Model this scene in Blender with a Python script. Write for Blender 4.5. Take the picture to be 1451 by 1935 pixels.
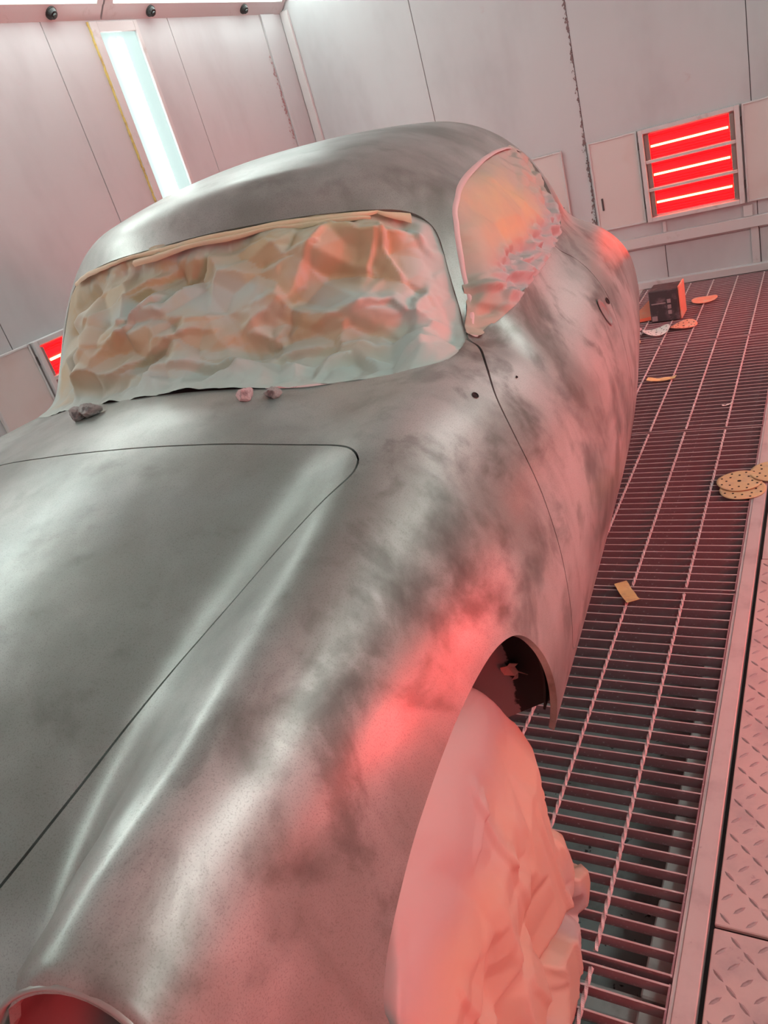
import bpy, math, random
import numpy as np
from mathutils import Matrix, Vector
random.seed(4)
rng = np.random.default_rng(11)
for o in list(bpy.data.objects): bpy.data.objects.remove(o)
SC = bpy.context.scene
COL = SC.collection

# ------------------------------------------------------------------ camera
cam_d = bpy.data.cameras.new('camera'); cam = bpy.data.objects.new('camera', cam_d); COL.objects.link(cam)
RX = np.array([[0.85723575, 0.43864332, -0.2697015], [-0.0138586, -0.50392595, -0.86363567], [-0.51473761, 0.74407706, -0.42590436]])
right, up, back = RX[0], -RX[1], -RX[2]
M = Matrix(((right[0], up[0], back[0], 0), (right[1], up[1], back[1], 0), (right[2], up[2], back[2], 1.6), (0, 0, 0, 1)))
cam.matrix_world = M
cam_d.sensor_fit = 'VERTICAL'; cam_d.sensor_height = 24.0; cam_d.sensor_width = 18.0
cam_d.lens = 24.0 * 1438.98 / 1935.0
cam_d.clip_start = 0.02
SC.camera = cam
# ------------------------------------------------------------------ world and exposure
w = bpy.data.worlds.new('World'); SC.world = w; w.use_nodes = True
w.node_tree.nodes['Background'].inputs[0].default_value = (0.8, 0.85, 0.85, 1)
w.node_tree.nodes['Background'].inputs[1].default_value = 0.05
SC.view_settings.view_transform = 'Standard'; SC.view_settings.look = 'None'
SC.view_settings.gamma = 1.0; SC.view_settings.use_curve_mapping = False
SC.view_settings.exposure = -0.76
WHITE_E, TUBE_E, RED_E, IRTUBE_E, IR_W = 3.0, 26.0, 11.0, 13.0, 26.0
# room: left wall x=XL, right wall x=XR, far wall y=YF
XL, XR, YF, YN, ZC = -3.87, 1.45, 6.32, -1.6, 3.15

# ------------------------------------------------------------------ materials
MATS = {}
def mat(name, col, rough=.5, metal=0., spec=.5, emis=None, estr=0., noise=None, bump=None, coat=0.):
    """noise: list of (colour2, scale, detail, low, high, stretch) layers mixed over the base"""
    if name in MATS: return MATS[name]
    m = bpy.data.materials.new(name); m.use_nodes = True; nt = m.node_tree; N = nt.nodes; L = nt.links
    b = N['Principled BSDF']
    b.inputs['Base Color'].default_value = (*col, 1); b.inputs['Roughness'].default_value = rough
    b.inputs['Metallic'].default_value = metal; b.inputs['Specular IOR Level'].default_value = spec
    b.inputs['Coat Weight'].default_value = coat
    if emis: b.inputs['Emission Color'].default_value = (*emis, 1); b.inputs['Emission Strength'].default_value = estr
    tc = N.new('ShaderNodeTexCoord')
    prev = None
    for i, (c2, sc, det, lo, hi, st) in enumerate(noise or []):
        mp = N.new('ShaderNodeMapping'); mp.inputs['Scale'].default_value = st; mp.inputs['Location'].default_value = (i*3.1, i*1.7, i*.9)
        L.new(tc.outputs['Object'], mp.inputs['Vector'])
        n = N.new('ShaderNodeTexNoise'); n.inputs['Scale'].default_value = sc; n.inputs['Detail'].default_value = det
        n.inputs['Roughness'].default_value = .6
        L.new(mp.outputs['Vector'], n.inputs['Vector'])
        r = N.new('ShaderNodeMapRange'); r.inputs['From Min'].default_value = lo; r.inputs['From Max'].default_value = hi
        r.interpolation_type = 'SMOOTHSTEP'
        L.new(n.outputs['Fac'], r.inputs['Value'])
        mx = N.new('ShaderNodeMix'); mx.data_type = 'RGBA'
        if prev is None: mx.inputs['A'].default_value = (*col, 1)
        else: L.new(prev, mx.inputs['A'])
        mx.inputs['B'].default_value = (*c2, 1)
        L.new(r.outputs['Result'], mx.inputs['Factor']); prev = mx.outputs['Result']
    if prev is not None: L.new(prev, b.inputs['Base Color'])
    if bump:
        n = N.new('ShaderNodeTexNoise'); n.inputs['Scale'].default_value = bump[0]; n.inputs['Detail'].default_value = 3
        L.new(tc.outputs['Object'], n.inputs['Vector'])
        bp = N.new('ShaderNodeBump'); bp.inputs['Strength'].default_value = bump[1]; bp.inputs['Distance'].default_value = bump[2]
        L.new(n.outputs['Fac'], bp.inputs['Height']); L.new(bp.outputs['Normal'], b.inputs['Normal'])
    MATS[name] = m
    return m

WALLC = (.50, .505, .515)
mWall = mat('booth_wall_paint', WALLC, .38, noise=[((.42, .41, .42), 1.6, 4, .45, .75, (1, 1, .5)), ((.46, .36, .36), 5, 5, .66, .82, (1, 1, 1))], bump=(60, .05, .002))
mSeam = mat('dark_joint', (.07, .06, .06), .8)
mTrim = mat('trim_paint', (.56, .54, .54), .45, noise=[((.42, .36, .35), 9, 4, .6, .8, (1, 1, 1))])
mDoor = mat('heater_door_paint', (.60, .54, .52), .42, noise=[((.56, .44, .40), 2.5, 3, .5, .8, (1, 1, 1))])
mBlack = mat('black_rubber', (.012, .012, .012), .45)
mHole = mat('unlit_hole', (.01, .008, .008), .9)
mInner = mat('inner_shell_black', (.012, .011, .011), .7)
mPit = mat('pit_concrete', (.30, .33, .32), .85, noise=[((.18, .19, .18), 7, 5, .45, .7, (1, 1, 1)), ((.05, .05, .05), 30, 2, .68, .72, (1, 1, 1))])
mBeam = mat('pit_beam', (.52, .52, .50), .8, noise=[((.3, .29, .28), 12, 5, .5, .8, (1, 1, 1))])
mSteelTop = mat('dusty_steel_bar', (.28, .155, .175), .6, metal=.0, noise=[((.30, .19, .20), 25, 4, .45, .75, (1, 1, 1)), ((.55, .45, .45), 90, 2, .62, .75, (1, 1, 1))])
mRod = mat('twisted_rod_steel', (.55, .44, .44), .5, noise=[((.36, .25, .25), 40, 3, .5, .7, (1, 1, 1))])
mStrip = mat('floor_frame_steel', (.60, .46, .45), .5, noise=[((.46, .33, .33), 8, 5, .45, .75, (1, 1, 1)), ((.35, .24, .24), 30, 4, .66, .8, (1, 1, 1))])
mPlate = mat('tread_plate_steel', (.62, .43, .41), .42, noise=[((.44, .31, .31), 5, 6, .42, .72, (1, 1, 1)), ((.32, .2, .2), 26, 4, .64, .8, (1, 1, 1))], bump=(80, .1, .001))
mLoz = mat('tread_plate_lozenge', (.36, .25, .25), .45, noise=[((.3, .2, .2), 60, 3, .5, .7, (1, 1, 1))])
mWhiteE = mat('lit_diffuser', (.9, .95, .95), .4, emis=(.74, 1.0, .93), estr=WHITE_E)
mColE = mat('lit_column_diffuser', (.12, .12, .12), .4, emis=(.70, 1.0, .96), estr=1.35)
mTubeE = mat('lit_fluorescent_tube', (1, 1, 1), .4, emis=(.86, 1, .95), estr=TUBE_E)
mIRTube = mat('glowing_infrared_tube', (1, .6, .3), .4, emis=(1.0, .40, .14), estr=IRTUBE_E)
mYellow = mat('yellow_sealant', (.62, .50, .16), .6, noise=[((.45, .30, .12), 20, 3, .5, .7, (1, 1, 1))])
mTape = mat('beige_masking_tape', (.66, .50, .34), .6, noise=[((.50, .46, .42), 6, 4, .5, .75, (1, 1, 1))])
mDisc = mat('tan_abrasive_paper', (.70, .48, .26), .8, noise=[((.6, .42, .26), 30, 4, .45, .7, (1, 1, 1))])
mDiscRed = mat('orange_abrasive_paper', (.85, .30, .20), .8, noise=[((.7, .42, .3), 12, 4, .5, .7, (1, 1, 1))])
mDiscWhite = mat('pale_abrasive_paper', (.75, .68, .64), .8)
mYTape = mat('yellow_masking_tape', (.72, .50, .22), .55, noise=[((.6, .4, .2), 30, 3, .5, .7, (1, 1, 1))])
mDark = mat('sooty_black_box', (.05, .045, .05), .8, noise=[((.16, .12, .13), 14, 5, .5, .72, (1, 1, 1))])
mFoil = mat('grey_crumpled_wad', (.28, .25, .24), .5, noise=[((.1, .09, .09), 40, 3, .5, .65, (1, 1, 1))])
mFoilP = mat('pink_crumpled_wad', (.55, .36, .36), .55, noise=[((.3, .2, .2), 60, 3, .5, .65, (1, 1, 1))])
mStand = mat('stand_steel', (.1, .1, .11), .5)

def red_mat():
    m = bpy.data.materials.new('glowing_red_reflector'); m.use_nodes = True; N = m.node_tree.nodes; L = m.node_tree.links; b = N['Principled BSDF']
    b.inputs['Base Color'].default_value = (.5, .01, .02, 1); b.inputs['Roughness'].default_value = .3
    b.inputs['Emission Color'].default_value = (1.0, .0010, .0022, 1); b.inputs['Emission Strength'].default_value = RED_E
    return m
mRed = red_mat()
mRedDim = mat('dim_red_reflector_rib', (.4, .01, .02), .3, emis=(1, .004, .008), estr=.32)

def paint_mat():
    """sanded grey primer with a mottled dark guide coat"""
    m = bpy.data.materials.new('mottled_grey_primer'); m.use_nodes = True; N = m.node_tree.nodes; L = m.node_tree.links; b = N['Principled BSDF']
    tc = N.new('ShaderNodeTexCoord')
    def noise(sc, det, st, lo, hi, loc=(0, 0, 0), dist=0., rough=.55):
        mp = N.new('ShaderNodeMapping'); mp.inputs['Scale'].default_value = st; mp.inputs['Location'].default_value = loc
        L.new(tc.outputs['Object'], mp.inputs['Vector'])
        n = N.new('ShaderNodeTexNoise'); n.inputs['Scale'].default_value = sc; n.inputs['Detail'].default_value = det; n.inputs['Roughness'].default_value = rough
        n.inputs['Distortion'].default_value = dist; L.new(mp.outputs['Vector'], n.inputs['Vector'])
        r = N.new('ShaderNodeMapRange'); r.inputs['From Min'].default_value = lo; r.inputs['From Max'].default_value = hi; r.interpolation_type = 'SMOOTHSTEP'
        L.new(n.outputs['Fac'], r.inputs['Value']); return r.outputs['Result']
    def mix(a, bb, f):
        x = N.new('ShaderNodeMix'); x.data_type = 'RGBA'
        for k, v in (('A', a), ('B', bb)):
            if isinstance(v, tuple): x.inputs[k].default_value = (*v, 1)
            else: L.new(v, x.inputs[k])
        if isinstance(f, float): x.inputs['Factor'].default_value = f
        else: L.new(f, x.inputs['Factor'])
        return x.outputs['Result']
    def mul(a, v):
        x = N.new('ShaderNodeMath'); x.operation = 'MULTIPLY'; L.new(a, x.inputs[0])
        if isinstance(v, float): x.inputs[1].default_value = v
        else: L.new(v, x.inputs[1])
        return x.outputs[0]
    c = mix(PAINT_LIGHT, PAINT_MID, noise(2.6, 4, (1, 1, 1.2), .36, .62))
    sep = N.new('ShaderNodeSeparateXYZ'); L.new(tc.outputs['Object'], sep.inputs[0])
    ab = N.new('ShaderNodeMath'); ab.operation = 'ABSOLUTE'; L.new(sep.outputs[0], ab.inputs[0])
    rr = N.new('ShaderNodeMapRange'); rr.inputs['From Min'].default_value = .5; rr.inputs['From Max'].default_value = .68; rr.inputs['To Min'].default_value = .15
    L.new(ab.outputs[0], rr.inputs['Value'])
    c = mix(c, PAINT_DARK, mul(mul(noise(5.5, 5, (1.3, .8, 1.0), .50, .70, (4, 2, 1), .3), rr.outputs['Result']), .80))
    c = mix(c, PAINT_DARK, mul(mul(noise(9.5, 6, (1.2, .9, .8), .50, .66, (7, 5, 2), .4), rr.outputs['Result']), .55))
    c = mix(c, PAINT_DARK, mul(noise(11, 4, (1, 1.2, .22), .52, .80, (1, 7, 3)), .40))
    c = mix(c, PAINT_BLUE, mul(noise(3.3, 3, (1, 1, 1), .55, .75, (9, 4, 6)), .35))
    c = mix(c, PAINT_DARK, mul(noise(520, 2, (1, 1, 1), .50, .70), .30))
    L.new(c, b.inputs['Base Color'])
    b.inputs['Metallic'].default_value = PAINT_METAL
    rg = N.new('ShaderNodeMapRange'); L.new(noise(3, 3, (1, 1, 1), .3, .7, (2, 2, 2)), rg.inputs['Value']); rg.inputs['To Min'].default_value = PAINT_R[0]; rg.inputs['To Max'].default_value = PAINT_R[1]
    L.new(rg.outputs['Result'], b.inputs['Roughness'])
    n = N.new('ShaderNodeTexNoise'); n.inputs['Scale'].default_value = 160; n.inputs['Detail'].default_value = 2; L.new(tc.outputs['Object'], n.inputs['Vector'])
    bp = N.new('ShaderNodeBump'); bp.inputs['Strength'].default_value = .10; bp.inputs['Distance'].default_value = .0006
    L.new(n.outputs['Fac'], bp.inputs['Height']); L.new(bp.outputs['Normal'], b.inputs['Normal'])
    return m
PAINT_LIGHT, PAINT_MID, PAINT_DARK, PAINT_BLUE = (.46, .46, .44), (.26, .27, .25), (.075, .072, .06), (.36, .40, .40)
PAINT_METAL, PAINT_R = .42, (.30, .42)
mPaint = paint_mat()

def paper_mat(name, kraft, kraft2, spray, rough=.6):
    """brown masking paper; the float attribute 'spray' says where grey overspray has settled"""
    m = bpy.data.materials.new(name); m.use_nodes = True; N = m.node_tree.nodes; L = m.node_tree.links; b = N['Principled BSDF']
    tc = N.new('ShaderNodeTexCoord'); at = N.new('ShaderNodeAttribute'); at.attribute_name = 'spray'
    n = N.new('ShaderNodeTexNoise'); n.inputs['Scale'].default_value = 7; n.inputs['Detail'].default_value = 4; L.new(tc.outputs['Object'], n.inputs['Vector'])
    a = N.new('ShaderNodeMix'); a.data_type = 'RGBA'; a.inputs['A'].default_value = (*kraft, 1); a.inputs['B'].default_value = (*kraft2, 1)
    r = N.new('ShaderNodeMapRange'); r.inputs['From Min'].default_value = .4; r.inputs['From Max'].default_value = .65; L.new(n.outputs['Fac'], r.inputs['Value'])
    L.new(r.outputs['Result'], a.inputs['Factor'])
    c = N.new('ShaderNodeMix'); c.data_type = 'RGBA'; L.new(a.outputs['Result'], c.inputs['A']); c.inputs['B'].default_value = (*spray, 1); L.new(at.outputs['Fac'], c.inputs['Factor'])
    L.new(c.outputs['Result'], b.inputs['Base Color']); b.inputs['Roughness'].default_value = rough
    b.inputs['Specular IOR Level'].default_value = .35
    return m
mPaper = paper_mat('masking_paper', (.47, .335, .20), (.52, .39, .26), (.45, .49, .46))
mPaperSide = paper_mat('masking_paper_side', (.50, .37, .22), (.45, .34, .23), (.32, .33, .32))
mPaperWheel = paper_mat('masking_paper_wheel', (.54, .37, .25), (.52, .38, .28), (.42, .38, .37), .5)

# ------------------------------------------------------------------ mesh helpers
def new_mesh(name, V, F, m, smooth=False, normals=None, attr=None):
    me = bpy.data.meshes.new(name); me.from_pydata([tuple(map(float, v)) for v in V], [], [tuple(int(i) for i in f) for f in F]); me.update()
    if m: me.materials.append(m)
    if smooth: me.polygons.foreach_set('use_smooth', [True]*len(me.polygons))
    if normals is not None: me.normals_split_custom_set_from_vertices([tuple(map(float, n)) for n in normals])
    if attr is not None:
        a = me.attributes.new('spray', 'FLOAT', 'POINT'); a.data.foreach_set('value', np.asarray(attr, dtype=np.float32))
    return me
def link(name, me, parent=None, loc=(0, 0, 0)):
    o = bpy.data.objects.new(name, me); o.location = loc; COL.objects.link(o)
    if parent: o.parent = parent
    return o
class MB:
    """collects simple solids into one mesh"""
    def __init__(s): s.V = []; s.F = []
    def add(s, V, F):
        k = len(s.V); s.V += [tuple(v) for v in V]; s.F += [tuple(i+k for i in f) for f in F]; return s
    def box(s, x0, x1, y0, y1, z0, z1):
        V = [(x, y, z) for z in (z0, z1) for y in (y0, y1) for x in (x0, x1)]
        return s.add(V, [(0, 2, 3, 1), (4, 5, 7, 6), (0, 1, 5, 4), (2, 6, 7, 3), (0, 4, 6, 2), (1, 3, 7, 5)])
    def bev(s, x0, x1, y0, y1, z0, z1, b=.003):
        """box with chamfered vertical and top edges (all edges), 24 verts"""
        V = []; ix = {}
        c = [(x0, x1), (y0, y1), (z0, z1)]
        for i in range(8):
            sg = [(i >> k) & 1 for k in range(3)]
            for a in range(3):
                p = []
                for k in range(3):
                    e = c[k][sg[k]]; d = b if sg[k] == 0 else -b
                    p.append(e if k == a else e + d)
                ix[(i, a)] = len(V); V.append(p)
        F = []
        for a in range(3):
            u, w_ = [k for k in range(3) if k != a]
            for sd in (0, 1):
                q = []
                for (su, sw) in ((0, 0), (1, 0), (1, 1), (0, 1)):
                    i = (sd << a) | (su << u) | (sw << w_); q.append(ix[(i, a)])
                F.append(q if (sd == 1) == (a != 1) else q[::-1])
        for a in range(3):   # edges along axis a
            u, w_ = [k for k in range(3) if k != a]
            for su in (0, 1):
                for sw in (0, 1):
                    i0 = (su << u) | (sw << w_); i1 = i0 | (1 << a)
                    F.append((ix[(i0, u)], ix[(i1, u)], ix[(i1, w_)], ix[(i0, w_)]))
        for i in range(8): F.append((ix[(i, 0)], ix[(i, 1)], ix[(i, 2)]))
        return s.add(V, F)
    def tube(s, a, b, r, n=10, r2=None):
        a = np.array(a, float); b = np.array(b, float); d = b-a; d /= np.linalg.norm(d); h = np.array([0, 0, 1.]) if abs(d[2]) < .9 else np.array([1., 0, 0])
        e1 = np.cross(d, h); e1 /= np.linalg.norm(e1); e2 = np.cross(d, e1); r2 = r if r2 is None else r2
        V = [a+r*(math.cos(t)*e1+math.sin(t)*e2) for t in np.linspace(0, 2*math.pi, n, endpoint=False)] + [b+r2*(math.cos(t)*e1+math.sin(t)*e2) for t in np.linspace(0, 2*math.pi, n, endpoint=False)]
        F = [(i, (i+1) % n, n+(i+1) % n, n+i) for i in range(n)] + [tuple(range(n))[::-1], tuple(range(n, 2*n))]
        return s.add(V, F)
    def make(s, name, m, parent=None, off=(0, 0, 0), smooth=False):
        V = np.array(s.V)-np.array(off)
        me = new_mesh(name, V, s.F, m, smooth)
        import bmesh
        bm = bmesh.new(); bm.from_mesh(me); bmesh.ops.recalc_face_normals(bm, faces=bm.faces); bm.to_mesh(me); bm.free()
        return link(name, me, parent)
def thing(name, label, cat, loc=(0, 0, 0), group=None):
    o = bpy.data.objects.new(name, None); COL.objects.link(o); o.location = loc; o.empty_display_size = .05
    o['label'] = label; o['category'] = cat
    if group: o['group'] = group
    return o
def tag(o, label, cat, group=None):
    o['label'] = label; o['category'] = cat
    if group: o['group'] = group
    return o
def struct(o): o['kind'] = 'structure'; return o

# ------------------------------------------------------------------ room shell
PW = 1.12
# left wall: slab, with separate sandwich panels in front of it, joints recessed
wl = struct(MB().box(XL-.12, XL-.010, YN-.1, YF+.1, -.5, ZC+.1).make('wall_left', mSeam))
ys = [-1.6, -.67, .44, 1.545, 2.655, 3.77, 4.88, 5.99, 6.32]
for a, b in zip(ys[:-1], ys[1:]): MB().bev(XL-.009, XL, a+.0025, b-.0025, 0, 2.74, .0015).make('wall_panel', mWall, wl)
wf = struct(MB().box(XL-.1, XR+.1, YF+.010, YF+.12, -.5, ZC+.1).make('wall_far', mSeam))
xs = [-3.87, -2.756, -1.611, -.484, .65, XR]
for a, b in zip(xs[:-1], xs[1:]): MB().bev(a+.0025, b-.0025, YF, YF+.009, 0.30, ZC, .0015).make('wall_panel', mWall, wf)
xs = [-3.87, -2.40, -1.13, -.48, .66, XR]
for a, b in zip(xs[:-1], xs[1:]): MB().bev(a+.0025, b-.0025, YF, YF+.009, 0.0, .298, .0015).make('wall_panel', mWall, wf)
wr = struct(MB().box(XR+.010, XR+.12, YN-.1, YF+.1, -.5, ZC+.1).make('wall_right', mSeam))
for a, b in zip(ys[:-1], ys[1:]): MB().bev(XR, XR+.009, a+.0025, b-.0025, 0, ZC, .0015).make('wall_panel', mWall, wr)
struct(MB().box(XL-.1, XR+.1, YN-.12, YN, -.5, ZC+.1).make('wall_near', mWall))
struct(MB().box(XL-.1, XR+.1, YN-.1, YF+.1, ZC, ZC+.1).make('ceiling', mWall))
# corner trims, wall ledge, kerb
struct(MB().bev(XL+.005, XL+.075, YF-.035, YF-.003, 0, 2.70, .003).make('trim_1', mTrim))
struct(MB().bev(XL+.001, XL+.014, 5.995, 6.19, 0, 2.69, .002).make('trim_2', mWall))
struct(MB().bev(-3.86, XR, YF-.035, YF-.001, .318, .395, .003).make('trim_3', mTrim))
struct(MB().bev(-3.86, XR, YF-.055, YF-.001, .0, .055, .003).make('baseboard_far', mTrim))
t4 = struct(MB().bev(-.575, -.515, YF-.020, YF-.001, .397, .475, .002).make('trim_4', mTrim))
struct(MB().bev(-1.13, -1.105, YF-.012, YF-.001, .397, .475, .002).make('trim_5', mTrim))
struct(MB().bev(-.535, -.485, YF-.014, YF-.001, .057, .315, .002).make('trim_6', mTrim))
# rough dirt along the far wall's seam at x=-1.611 : flakes of old sealant
b = MB()
for i in range(330):
    z = .42+2.2*random.random()**1.25; s_ = .003+.010*random.random()**3; x = -1.611-abs(random.gauss(0, .008))*(1.0+.5*math.sin(z*13)); y = YF-.001
    b.add([(x-s_, y, z), (x, y-.004, z-s_*1.3), (x+s_*.8, y, z+s_*.2), (x, y-.002, z+s_*1.4)], [(0, 1, 2), (0, 2, 3)])
ob = b.make('seam_dirt', mat('seam_dirt', (.22, .15, .15), .9), wf); ob['kind'] = 'stuff'
b = MB()
for i in range(120):
    z = 1.75+.65*random.random(); s_ = .003+.008*random.random()**2; y = 5.985-abs(random.gauss(0, .016)); x = XL+.001
    b.add([(x, y-s_, z), (x+.004, y, z-s_*1.3), (x, y+s_*.8, z), (x+.002, y, z+s_*1.4)], [(0, 1, 2), (0, 2, 3)])
ob = b.make('seam_dirt', mat('seam_dirt_pale', (.40, .24, .24), .9), wl); ob['kind'] = 'stuff'

# hip light boxes along the top of both side walls (45 degree slope from z=2.69)
def hip(x0, sgn, y0, y1, label, knobs):
    """sgn=+1 for the left wall (slope goes towards +x)"""
    t = thing('strip_light_box', label, 'light', (x0+sgn*.2, (y0+y1)/2, 2.75), 'sloping light boxes along the tops of the side walls')
    o = np.array(t.location)
    def P(d, y, h): return (x0+sgn*(d+h*.7071), y, 2.69+d-h*.7071)   # d along slope (x), h proud of it
    def slab(d0, d1, ya, yb, h0, h1):
        V = [P(d, y, h) for h in (h0, h1) for y in (ya, yb) for d in (d0, d1)]
        return V, [(0, 2, 3, 1), (4, 5, 7, 6), (0, 1, 5, 4), (2, 6, 7, 3), (0, 4, 6, 2), (1, 3, 7, 5)]
    h = MB(); h.add(*slab(0, .068, y0, y1, -.03, .0)); h.add(*slab(.40, .46, y0, y1, -.03, .0)); h.add(*slab(.066, .40, y0, y0+.07, -.03, .004)); h.add(*slab(.066, .40, y1-.05, y1, -.03, .004))
    h.make('housing', mTrim, t, o)
    e = MB(); e.add(*slab(.068, .40, y0+.07, y1-.05, -.025, -.014)); e.make('diffuser', mWhiteE, t, o)
    for k in (.14, .235, .33):
        e = MB(); e.tube(P(k, y0+.12, .0), P(k, y1-.1, .0), .013, 8); e.make('tube', mTubeE, t, o)
    for ky in knobs:
        k = MB(); k.tube(P(.036, ky, 0), P(.036, ky, .012), .036, 16); k.tube(P(.036, ky, .012), P(.036, ky, .03), .033, 16, .024); k.tube(P(.036, ky, .03), P(.036, ky, .040), .014, 12, .012)
        k.make('knob', mBlack, t, o)
    return t
for nm, x0, sg in (('left', XL, 1), ('right', XR, -1)):
    for (a, b_, lab, kn) in ((4.26, 6.31, f'white sloping light box along top of {nm} wall, the one in the far corner', (4.69, 5.75)),
                           (2.2, 4.245, f'white sloping light box along top of {nm} wall, beside the vertical light column', (3.84, 2.9)),
                           (.1, 2.19, f'white sloping light box along top of {nm} wall, second from the camera end', (1.2,)),
                           (-1.55, .09, f'white sloping light box along top of {nm} wall, nearest the camera end', (-.6,))):
        hip(x0, sg, a, b_, lab, kn)
struct(MB().box(XL, XL+.42, YN, YF, 3.13, 3.15).make('trim_7', mTrim)); struct(MB().box(XR-.42, XR, YN, YF, 3.13, 3.15).make('trim_8', mTrim))

# vertical light columns
def column(xw, sgn, y0, y1, label):
    t = thing('light_column', label, 'light', (xw, (y0+y1)/2, .45)); o = np.array(t.location)
    def bx(b, d0, d1, ya, yb, za, zb, bv=.003):
        X = sorted((xw+sgn*d0, xw+sgn*d1)); return b.bev(X[0], X[1], ya, yb, za, zb, bv)
    f = MB(); bx(f, .001, .02, y0-.0, y0+.06, .45, 2.68); bx(f, .001, .02, y1-.035, y1, .45, 2.68); bx(f, .001, .02, y0+.06, y1-.035, 2.62, 2.68); bx(f, .001, .02, y0+.06, y1-.035, .45, .52)
    f.make('frame', mTrim, t, o)
    e = MB(); bx(e, .001, .004, y0+.06, y1-.035, .52, 2.62, .001); e.make('diffuser', mColE, t, o)
    for k in (.28, .5): 
        yy = y0+.06+(y1-y0-.095)*k; MB().tube((xw+sgn*.014, yy, .56), (xw+sgn*.014, yy, 2.58), .014, 10).make('tube', mTubeE, t, o)
    s = MB(); n = 90
    for i in range(n):
        z0 = .6+2.08*i/n; wd = .004+.005*random.random(); X = sorted((xw+sgn*.001, xw+sgn*(.008+.006*random.random())))
        s.box(X[0], X[1], y0-wd-.002, y0+.001, z0, z0+2.08/n)
    s.make('sealant_bead', mYellow, t, o)
    return t
column(XL, 1, 4.13, 4.55, 'tall vertical fluorescent light column with white frame on the left wall')
column(XL, 1, 1.0, 1.42, 'vertical light column on the left wall outside the photo, nearer the camera')

# infrared heaters ---------------------------------------------------------
def heater(label, place, doors=(1, 1), beam=0.):
    """built in local axes: u along the wall, z up, d out of the wall. place(u,d,z)->world"""
    W, Hh, z0 = .668, .645, .495
    loc = place(W/2, 0, z0); t = thing('infrared_heater', label, 'heater', loc, 'infrared heaters set in the booth walls'); o = np.array(loc)
    def bx(b, u0, u1, d0, d1, za, zb, bv=.0025):
        A = place(u0, d0, za); B = place(u1, d1, zb); lo = [min(A[i], B[i]) for i in range(3)]; hi = [max(A[i], B[i]) for i in range(3)]
        return b.bev(lo[0], hi[0], lo[1], hi[1], lo[2], hi[2], bv)
    f = MB(); fw = .032
    bx(f, 0, fw, .001, .05, z0, z0+Hh); bx(f, W-fw, W, .001, .05, z0, z0+Hh); bx(f, fw, W-fw, .001, .05, z0+Hh-.03, z0+Hh); bx(f, fw, W-fw, .001, .05, z0, z0+.03)
    f.make('frame', mTrim, t, o)
    ph = (Hh-.06)/3
    for k in (1, 2):
        zz = z0+.03+k*ph; c = MB(); bx(c, fw, W-fw, .01, .044, zz-.011, zz+.011); c.make('crossbar', mTrim, t, o)
    for k in range(3):
        za = z0+.03+k*ph+.013; zb = z0+.03+(k+1)*ph-.013
        r = MB(); bx(r, fw+.036, W-fw-.036, .002, .006, za, zb, .001); ro = r.make('reflector', mRed, t, o)
        g = MB()
        for q in (.06, .16, .27, .86):
            zz = za+(zb-za)*q if q < .5 else zb-(zb-za)*(1-q); bx(g, fw+.036, W-fw-.036, .006, .008, zz, zz+.005, .0008)
        for q in (.80, .9): zz = za+(zb-za)*q; bx(g, fw+.036, W-fw-.036, .006, .008, zz, zz+.003, .0008)
        g.make('rib', mRedDim, ro, o)
        for ua in (fw+.004, W-fw-.036): e = MB(); bx(e, ua, ua+.032, .002, .024, za, zb, .001); e.make('end_plate', mat('end_plate', (.25, .2, .19), .4), t, o)
        A = place(fw+.045, .022, (za+zb)/2+.002); B = place(W-fw-.045, .022, (za+zb)/2+.002)
        MB().tube(A, B, .0075, 10).make('tube', mIRTube, t, o)
    if beam:        # the reflectors throw their heat forwards: a red area lamp in the heater's mouth
        ld = bpy.data.lights.new('reflector_beam', 'AREA'); ld.shape = 'RECTANGLE'; ld.size = .52; ld.size_y = .52; ld.energy = beam; ld.color = (1.0, .045, .06); ld.spread = math.radians(100)
        lo_ = bpy.data.objects.new('reflector_beam', ld); COL.objects.link(lo_); lo_.parent = t; A = np.array(place(W/2, .06, z0+Hh/2)); B_ = np.array(place(W/2, 1.06, z0+Hh/2))
        lo_.location = tuple(A-o); lo_.rotation_euler = Vector(tuple(B_-A)).to_track_quat('-Z', 'Y').to_euler()
    DW = .355
    for sd in (0, 1):
        if not doors[sd]: continue
        u0, u1 = ((-.012-DW, -.012) if sd == 0 else (W+.012, W+.012+DW))
        d = MB(); bx(d, u0, u1, .004, .020, z0+.0, z0+Hh, .002); dd = d.make('door', mDoor, t, o)
        r = MB(); e = .012
        bx(r, u0, u0+e, .0195, .028, z0, z0+Hh, .002); bx(r, u1-e, u1, .0195, .028, z0, z0+Hh, .002); bx(r, u0+e, u1-e, .0195, .028, z0+Hh-e, z0+Hh, .002); bx(r, u0+e, u1-e, .0195, .028, z0, z0+e, .002)
        r.make('door_rim', mTrim, dd, o)
        hz = MB(); uu = -.006 if sd == 0 else W+.006
        for zz in (z0+.1, z0+Hh-.13): bx(hz, uu-.005, uu+.005, .004, .03, zz, zz+.05, .001)
        hz.make('hinge', mSeam, dd, o)
        if sd == 1 or True:
            k = MB(); uu = (u1-.05) if sd == 1 else (u0+.05); bx(k, uu-.007, uu+.007, .0195, .026, z0+.15, z0+.24, .002); k.make('catch', mSeam, dd, o)
    return t
UX = -1.225
heater('glowing red infrared heater with open doors on the far wall, right of the car', lambda u, d, z: (UX+u, YF-d, z))
heater('infrared heater on the far wall hidden behind the car roof, only its open door showing', lambda u, d, z: (-2.83+u, YF-d, z))
heater('glowing red infrared heater on the left wall beside the windscreen pillar', lambda u, d, z: (XL+d, 2.755+u, z))
heater('infrared heater on the right wall out of frame, farther from the camera', lambda u, d, z: (XR-d, 4.05+u, z), beam=IR_W*1.5)
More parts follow.
